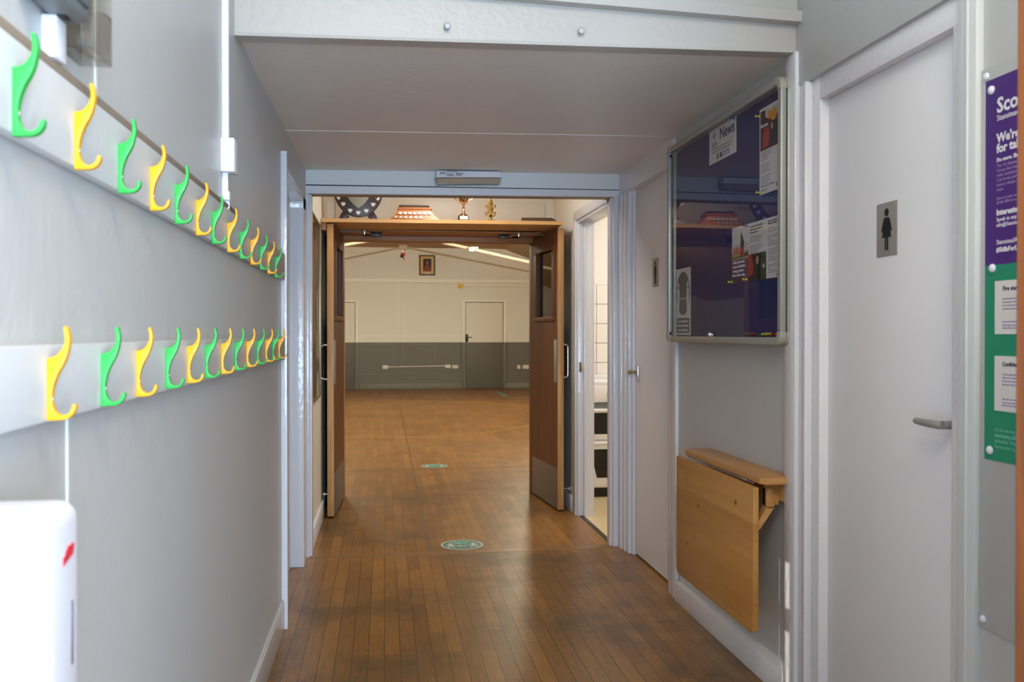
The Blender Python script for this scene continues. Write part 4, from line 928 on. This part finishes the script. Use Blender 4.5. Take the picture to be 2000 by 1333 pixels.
# stepped plinth trophy and the two plaques lying on it
cx = .209; YT = 6.205; zb = shelf_z(cx)
t = thing('plinth_trophy', 'stepped wooden plinth trophy with two rows of small plaques on the shelf', 'trophy', (cx, YT, zb))
def tier(w0, w1, d0, d1, z0, z1): return MB().hexa([(cx - w0, YT - d0, z0), (cx + w0, YT - d0, z0), (cx + w0, YT + d0, z0), (cx - w0, YT + d0, z0)], [(cx - w1, YT - d1, z1), (cx + w1, YT - d1, z1), (cx + w1, YT + d1, z1), (cx - w1, YT + d1, z1)])
obj('lower_tier', tier(.168, .140, .10, .082, zb, zb + .026), 'trophy_wood', t)
obj('upper_tier', tier(.138, .110, .080, .060, zb + .026, zb + .067), 'trophy_wood', t)
for i in range(7):
    x = cx - .098 + i * .0327; f_ = Matrix.Translation((x, YT - .0745, zb + .045)) @ Matrix.Rotation(PI / 2 - .45, 4, 'X')
    obj('plaque', MB().prism([(.013 * math.cos(a), .0125 * math.sin(a)) for a in [PI + PI * q / 10 for q in range(11)]] + [(.013, .006), (-.013, .006)], .003, f_), 'silver_plate', t)
for i in range(6):
    x = cx - .128 + i * .0335; f_ = Matrix.Translation((x, YT - .0935, zb + .012)) @ Matrix.Rotation(PI / 2 - .60, 4, 'X')
    obj('plaque', MB().prism([(-.011, -.008), (.011, -.008), (.011, .009), (-.011, .009)], .003, f_), 'satin_steel', t)
z = zb + .0675
obj('wooden_plaque', MB().prism([(cx - .118, YT - .06), (cx + .118, YT - .062), (cx + .122, YT + .05), (cx - .115, YT + .06)], .020, Matrix.Translation((0, 0, z)), r=.005), 'trophy_wood', None, 'brown wooden plaque lying on top of the stepped plinth trophy', 'plaque')
t = thing('dark_plaque', 'dark green-brown plaque topmost of the pile on the plinth trophy', 'plaque', (cx, YT, z + .02))
obj('board', MB().prism([(cx - .100, YT - .055), (cx + .092, YT - .058), (cx + .103, YT - .03), (cx + .10, YT + .05), (cx - .095, YT + .05), (cx - .107, YT - .035)], .016, Matrix.Translation((0, 0, z + .0205)), r=.004), 'book_cover', t)
# cup
cx = .546; YT = 6.165; zb = shelf_z(cx)
t = thing('trophy_cup', 'gold and silver two-handled trophy cup on a black plinth on the shelf', 'trophy', (cx, YT, zb))
obj('plinth', MB().lathe([(.0001, 0), (.041, 0), (.041, .004), (.0375, .010), (.0375, .030), (.034, .036), (.0001, .036)], 4 * 8, Matrix.Translation((cx, YT, zb))), 'black', t)
obj('plinth_plate', MB().box(cx - .029, cx + .029, YT - .0415, YT - .030, zb + .005, zb + .029, .0005), 'silver_plate', t)
obj('stem', MB().lathe([(.0001, .036), (.030, .036), (.026, .042), (.012, .052), (.009, .060), (.012, .068), (.008, .076), (.006, .082), (.011, .090), (.006, .096), (.0075, .104), (.010, .116), (.0001, .116)], 24, Matrix.Translation((cx, YT, zb))), 'gold_cup', t)
obj('bowl', MB().lathe([(.0001, .116), (.012, .117), (.024, .128), (.033, .148), (.038, .175), (.040, .20), (.0425, .235), (.046, .252), (.044, .252), (.038, .20), (.028, .14), (.0001, .13)], 28, Matrix.Translation((cx, YT, zb))), 'gold_cup', t)
for s_ in (1, -1):
    obj('cup_handle', MB().tube(spline([(cx + s_ * .030, YT, zb + .140), (cx + s_ * .055, YT, zb + .150), (cx + s_ * .072, YT, zb + .172), (cx + s_ * .078, YT, zb + .20), (cx + s_ * .070, YT, zb + .228), (cx + s_ * .044, YT, zb + .236)], 5), .0028, 8), 'gold_cup', t)
# brass lily emblem
cx = .732; YT = 6.145; zb = shelf_z(cx)
t = thing('brass_emblem', 'brass lily emblem on a short stand on the shelf, right of the cup', 'emblem', (cx, YT, zb))
hf = [(0, .156), (.010, .146), (.0155, .128), (.0165, .110), (.012, .094), (.018, .100), (.026, .112), (.036, .112), (.0395, .100), (.036, .090), (.0335, .088), (.033, .098), (.027, .100), (.022, .088), (.018, .070), (.016, .058), (.022, .062), (.040, .062), (.036, .056), (.040, .050), (.024, .050), (.012, .060), (0, .052)]
ol = hf + [(-x, y) for x, y in hf[-2:0:-1]]
obj('lily', MB().prism(ol, .008, F_front(cx, YT + .004, zb), r=.0012), 'brass', t)
sc_o = spline([(-.038, .050), (-.030, .036), (-.016, .030), (0, .029), (.016, .030), (.030, .036), (.038, .050)], 4) + spline([(.040, .058), (.036, .052), (.02, .044), (0, .041), (-.02, .044), (-.036, .052), (-.040, .058)], 4)
obj('scroll', MB().prism(sc_o, .012, F_front(cx, YT + .006, zb - .002), r=.001), 'brass', t)
obj('stand', MB().box(cx - .011, cx + .011, YT - .006, YT + .006, zb + .004, zb + .054, .0015).box(cx - .033, cx + .033, YT - .02, YT + .02, zb, zb + .005, .001), 'brass', t)
# closed book or plaque lying flat at the right end
cx = 1.09; YT = 6.22; zb = shelf_z(1.0)
t = thing('flat_plaque', 'dark plaque lying flat at the right end of the trophy shelf', 'plaque', (cx, YT, zb))
obj('board', MB().hexa([(.945, 6.13, zb + .001), (1.195, 6.115, zb + .003), (1.215, 6.36, zb + .003), (.975, 6.38, zb + .001)], [(.952, 6.133, zb + .007), (1.188, 6.12, zb + .009), (1.205, 6.35, zb + .055), (.985, 6.37, zb + .055)]), 'book_cover', t)

# framed poster in the lobby, on the left
t = thing('framed_picture', 'tall dark glazed picture in a thin metal frame on the left lobby wall', 'picture', (XA, 5.56, .84))
mb = MB()
for a, b_, c_, d_ in ((5.235, 5.885, .845, .862), (5.235, 5.885, 1.94, 1.957), (5.235, 5.252, .862, 1.94), (5.868, 5.885, .862, 1.94)): mb.box(XA, XA + .016, a, b_, c_, d_, .002)
obj('frame', mb, 'gilt', t)
obj('print', MB().box(XA + .002, XA + .008, 5.25, 5.87, .86, 1.942), 'picture_dark', t)
fr = F_left(XA + .0082, 5.25, .86)
flat(fr, spline([(.30, .38), (.34, .6), (.30, .8), (.36, .98), (.42, .98), (.40, .8), (.44, .6), (.42, .36)], 5), 'picture_brown', t, 'print_detail')
flat(fr, spline([(.40, .25), (.44, .42), (.40, .58), (.43, .66), (.47, .55), (.50, .30), (.49, .22)], 5), 'picture_pale', t, 'print_detail', .0006)
flat(fr, [(.05, .62), (.28, .6), (.25, .9), (.10, 1.0)], 'picture_violet', t, 'print_detail')
flat(fr, spline([(.36, .0), (.38, .10), (.44, .16), (.52, .12), (.58, .0)], 5), 'picture_pale', t, 'print_detail')
flat(fr, rect(.2, .62, .23, .40), 'picture_brown', t, 'print_detail', .0003)
# chrome door stops
for x0, x1, y, z, lab in ((-.405, -.352, 6.24, .145, 'chrome rod door stop on the left lobby skirting behind the door'), (1.30, 1.256, 6.20, .150, 'chrome rod door stop on the right lobby skirting behind the door')):
    s_ = 1 if x1 > x0 else -1
    t = thing('door_stop', lab, 'door stop', (x0, y, z), 'chrome door stops')
    obj('rod', MB().tube([(x0, y, z), (x1 - s_ * .006, y, z)], .0055, 12), 'chrome', t)
    obj('rose', MB().tube([(x0 - s_ * .012, y, z), (x0 + s_ * .004, y, z)], .016, 16), 'chrome', t)
    obj('rubber_tip', MB().tube([(x1 - s_ * .008, y, z), (x1, y, z)], .008, 12), 'black', t)

# ================================================================== COOKER
t = thing('cooker', 'white freestanding double-oven cooker seen through the kitchen doorway', 'cooker', (1.83, 6.85, 0))
x0, x1, yf = 1.545, 2.05, 6.615
obj('body', MB().box(x0, x1, yf, 7.14, .075, .865, .004), 'cooker_white', t)
obj('hob_top', MB().box(x0 - .004, x1 + .004, yf - .012, 7.14, .862, .888, .005), 'cooker_white', t)
obj('splashback', MB().box(x0, x1, 7.10, 7.145, .888, .915, .004), 'cooker_white', t)
obj('control_panel', MB().box(x0, x1, yf - .018, yf, .728, .862, .004), 'cooker_white', t)
for i in range(6):
    kx = 1.698 + i * .062
    kb = MB().lathe([(.0001, .026), (.019, .025), (.021, .018), (.024, .004), (.024, 0), (.0001, 0)], 20, Matrix.Translation((kx, yf - .017, .790)) @ Matrix.Rotation(PI / 2, 4, 'X'))
    obj('knob', kb, 'cooker_white', t)
mb = MB()
for x, z in ((1.705, .828), (1.722, .832)): mb.prism(circle(0, 0, .0045, 12), .002, F_front(x, yf - .0185, z))
obj('indicator_mark', mb, 'ink', t)
def oven(z0, z1, gz0, gz1, name):
    d = obj(name, MB().box(x0 + .002, x1 - .002, yf - .022, yf, z0, z1, .004), 'cooker_white', t)
    xl = 1.566
    ol = spline([(xl, gz1), (xl + .004, gz1 - (gz1 - gz0) * .45), (xl + .032 if gz1 - gz0 > .2 else xl + .012, gz0)], 6) + [(x1 - .05, gz0), (x1 - .02, gz1)]
    obj('oven_window', MB().prism(ol, .002, F_front(0, yf - .022, 0)), 'cooker_glass', d)
    obj('handle_lip', MB().box(x0 + .01, x1 - .01, yf - .036, yf - .018, z1 - .024, z1 - .006, .005), 'cooker_white', d)
    return d
oven(.445, .680, .487, .648, 'top_oven_door'); od = oven(.085, .432, .155, .372, 'main_oven_door')
mb = MB()
for z in (.22, .285): mb.box(1.60, 1.98, yf - .0245, yf - .0238, z, z + .003)
obj('oven_shelf', mb, 'black_metal', od)
obj('drip_gap', MB().box(x0 + .004, x1 - .004, yf - .004, yf + .002, .680, .728), 'grey_plastic', t)
obj('plinth', MB().box(x0 + .02, x1 - .02, yf + .02, 7.1, .003, .076), 'black', t)

# ================================================================== HALL FITTINGS
t = thing('portrait_picture', 'framed portrait with cream mount high on the far hall wall', 'picture', (.96, YH, 2.55))
mb = MB(); x0, x1, z0, z1 = .785, 1.145, 2.565, 3.025
for a, b_, c_, d_ in ((x0, x1, z0, z0 + .03), (x0, x1, z1 - .03, z1), (x0, x0 + .03, z0 + .03, z1 - .03), (x1 - .03, x1, z0 + .03, z1 - .03)): mb.box(a, b_, YH - .03, YH, c_, d_, .004)
obj('frame', mb, 'dark_frame', t)
obj('mount', MB().box(x0 + .02, x1 - .02, YH - .012, YH, z0 + .02, z1 - .02), 'mat_cream', t)
fr = F_front(.875, YH - .0122, 2.655)
flat(fr, rect(0, .185, 0, .285), 'portrait_dark', t, 'painting', .002)
flat(fr, spline([(.0, 0), (.03, .10), (.07, .15), (.115, .15), (.16, .10), (.185, 0)], 4), 'portrait_red', t, 'painting', .003)
flat(fr, circle(.095, .195, .028, 18, .036), 'portrait_skin', t, 'painting', .004)
flat(fr, rect(.05, .135, -.052, -.025), 'paper', t, 'title_label', .002)
# hanging ornament
t = thing('hanging_ornament', 'small black, white and red figure hanging from the hall truss', 'hanging ornament', (.39, 18.0, 2.8))
yo = 18.0; zo = 2.905
obj('cord', MB().tube([(.375, yo, 2.99), (.375, yo, zo + .06)], .004, 6), 'black', t)
obj('hat', MB().ball((.395, yo, zo + .035), .032, (1, .7, .8)), 'black', t)
obj('head', MB().ball((.375, yo, zo), .034, (1, .8, 1)), 'paper', t)
obj('red_scarf', MB().tube(spline([(.345, yo, zo - .04), (.375, yo, zo - .05), (.41, yo, zo - .045), (.405, yo, zo - .1)], 4), .014, 8), 'red_mark', t)
obj('torso', MB().lathe([(.0001, 0), (.03, .0), (.036, .04), (.022, .075), (.0001, .08)], 14, Matrix.Translation((.360, yo, zo - .135))), 'black', t)
obj('limb', MB().tube(spline([(.345, yo, zo - .125), (.35, yo, zo - .16), (.365, yo, zo - .19)], 4), .012, 8), 'paper', t); obj('limb', MB().tube(spline([(.38, yo, zo - .12), (.395, yo, zo - .15), (.385, yo, zo - .18)], 4), .012, 8), 'red_mark', t)
# yellow box and cables
obj('alarm_box', MB().box(1.66, 1.775, YH - .05, YH, 2.285, 2.375, .006), 'yellow_box', None, 'small yellow box on the far hall wall left of the lower rail', 'alarm box')
obj('wall_cable', MB().tube(spline([(1.70, YH - .01, 3.18), (1.71, YH - .01, 3.05), (1.66, YH - .01, 2.92), (1.67, YH - .01, 2.7), (1.70, YH - .01, 2.38)], 5), .008, 6), 'socket_white', None, 'thin cable hanging down the far hall wall to the yellow box', 'cable')
obj('wall_conduit', MB().box(1.700, 1.716, YH - .014, YH, .53, 2.285, .002), 'hall_paint', None, 'vertical conduit on the far hall wall below the yellow box', 'conduit')
obj('wall_conduit', MB().tube([(.09, YH - .012, .50), (1.36, YH - .012, .52)], .009, 8), 'socket_white', None, 'horizontal conduit linking the sockets on the grey dado', 'conduit')
def socket(xa, xb, za, zb_, label):
    t = thing('power_socket', label, 'power socket', ((xa + xb) / 2, YH, za), 'sockets on the far hall wall')
    obj('face_plate', MB().box(xa, xb, YH - .03, YH, za, zb_, .004), 'socket_white', t)
    mb = MB(); n = 2 if xb - xa > .1 else 1
    for i in range(n):
        cx = xa + (i + .5) * (xb - xa) / n; mb.box(cx - .012, cx - .006, YH - .0305, YH - .029, za + .02, za + .035).box(cx + .006, cx + .012, YH - .0305, YH - .029, za + .02, za + .035).box(cx - .003, cx + .003, YH - .0305, YH - .029, za + .048, za + .06)
    obj('pin_hole', mb, 'black', t)
socket(-.035, .09, .458, .538, 'white double socket at the left end of the dado conduit')
socket(1.366, 1.494, .472, .545, 'white double socket at the right end of the conduit, left one of the pair')
socket(1.53, 1.668, .462, .532, 'white double socket beside the far door, right one of the pair')
t = thing('socket_board', 'brown board with pale outlets low on the far hall wall, right of the far door', 'socket board', (3.17, YH, .43))
obj('board', MB().box(3.01, 3.34, YH - .02, YH, .43, .51, .003), 'gap_and_board_brown', t)
for a, b_ in ((3.02, 3.085), (3.15, 3.285)): obj('outlet', MB().box(a, b_, YH - .04, YH - .018, .445, .53, .004), 'socket_white', t)
# lit fitting on the nearer truss
t = thing('ceiling_light', 'small lit lamp fitting on the white truss in the hall', 'ceiling light', (1.55, 15.95, 2.72))
obj('housing', MB().box(1.50, 1.66, 15.86, 15.96, 2.758, 2.80, .006), 'truss_white', t)
obj('lamp', MB().box(1.545, 1.665, 15.855, 15.955, 2.772, 2.80, .008, 2), 'lit_tube', t); obj('lamp', MB().box(1.515, 1.60, 15.855, 15.955, 2.735, 2.765, .010, 2), 'lit_tube', t)
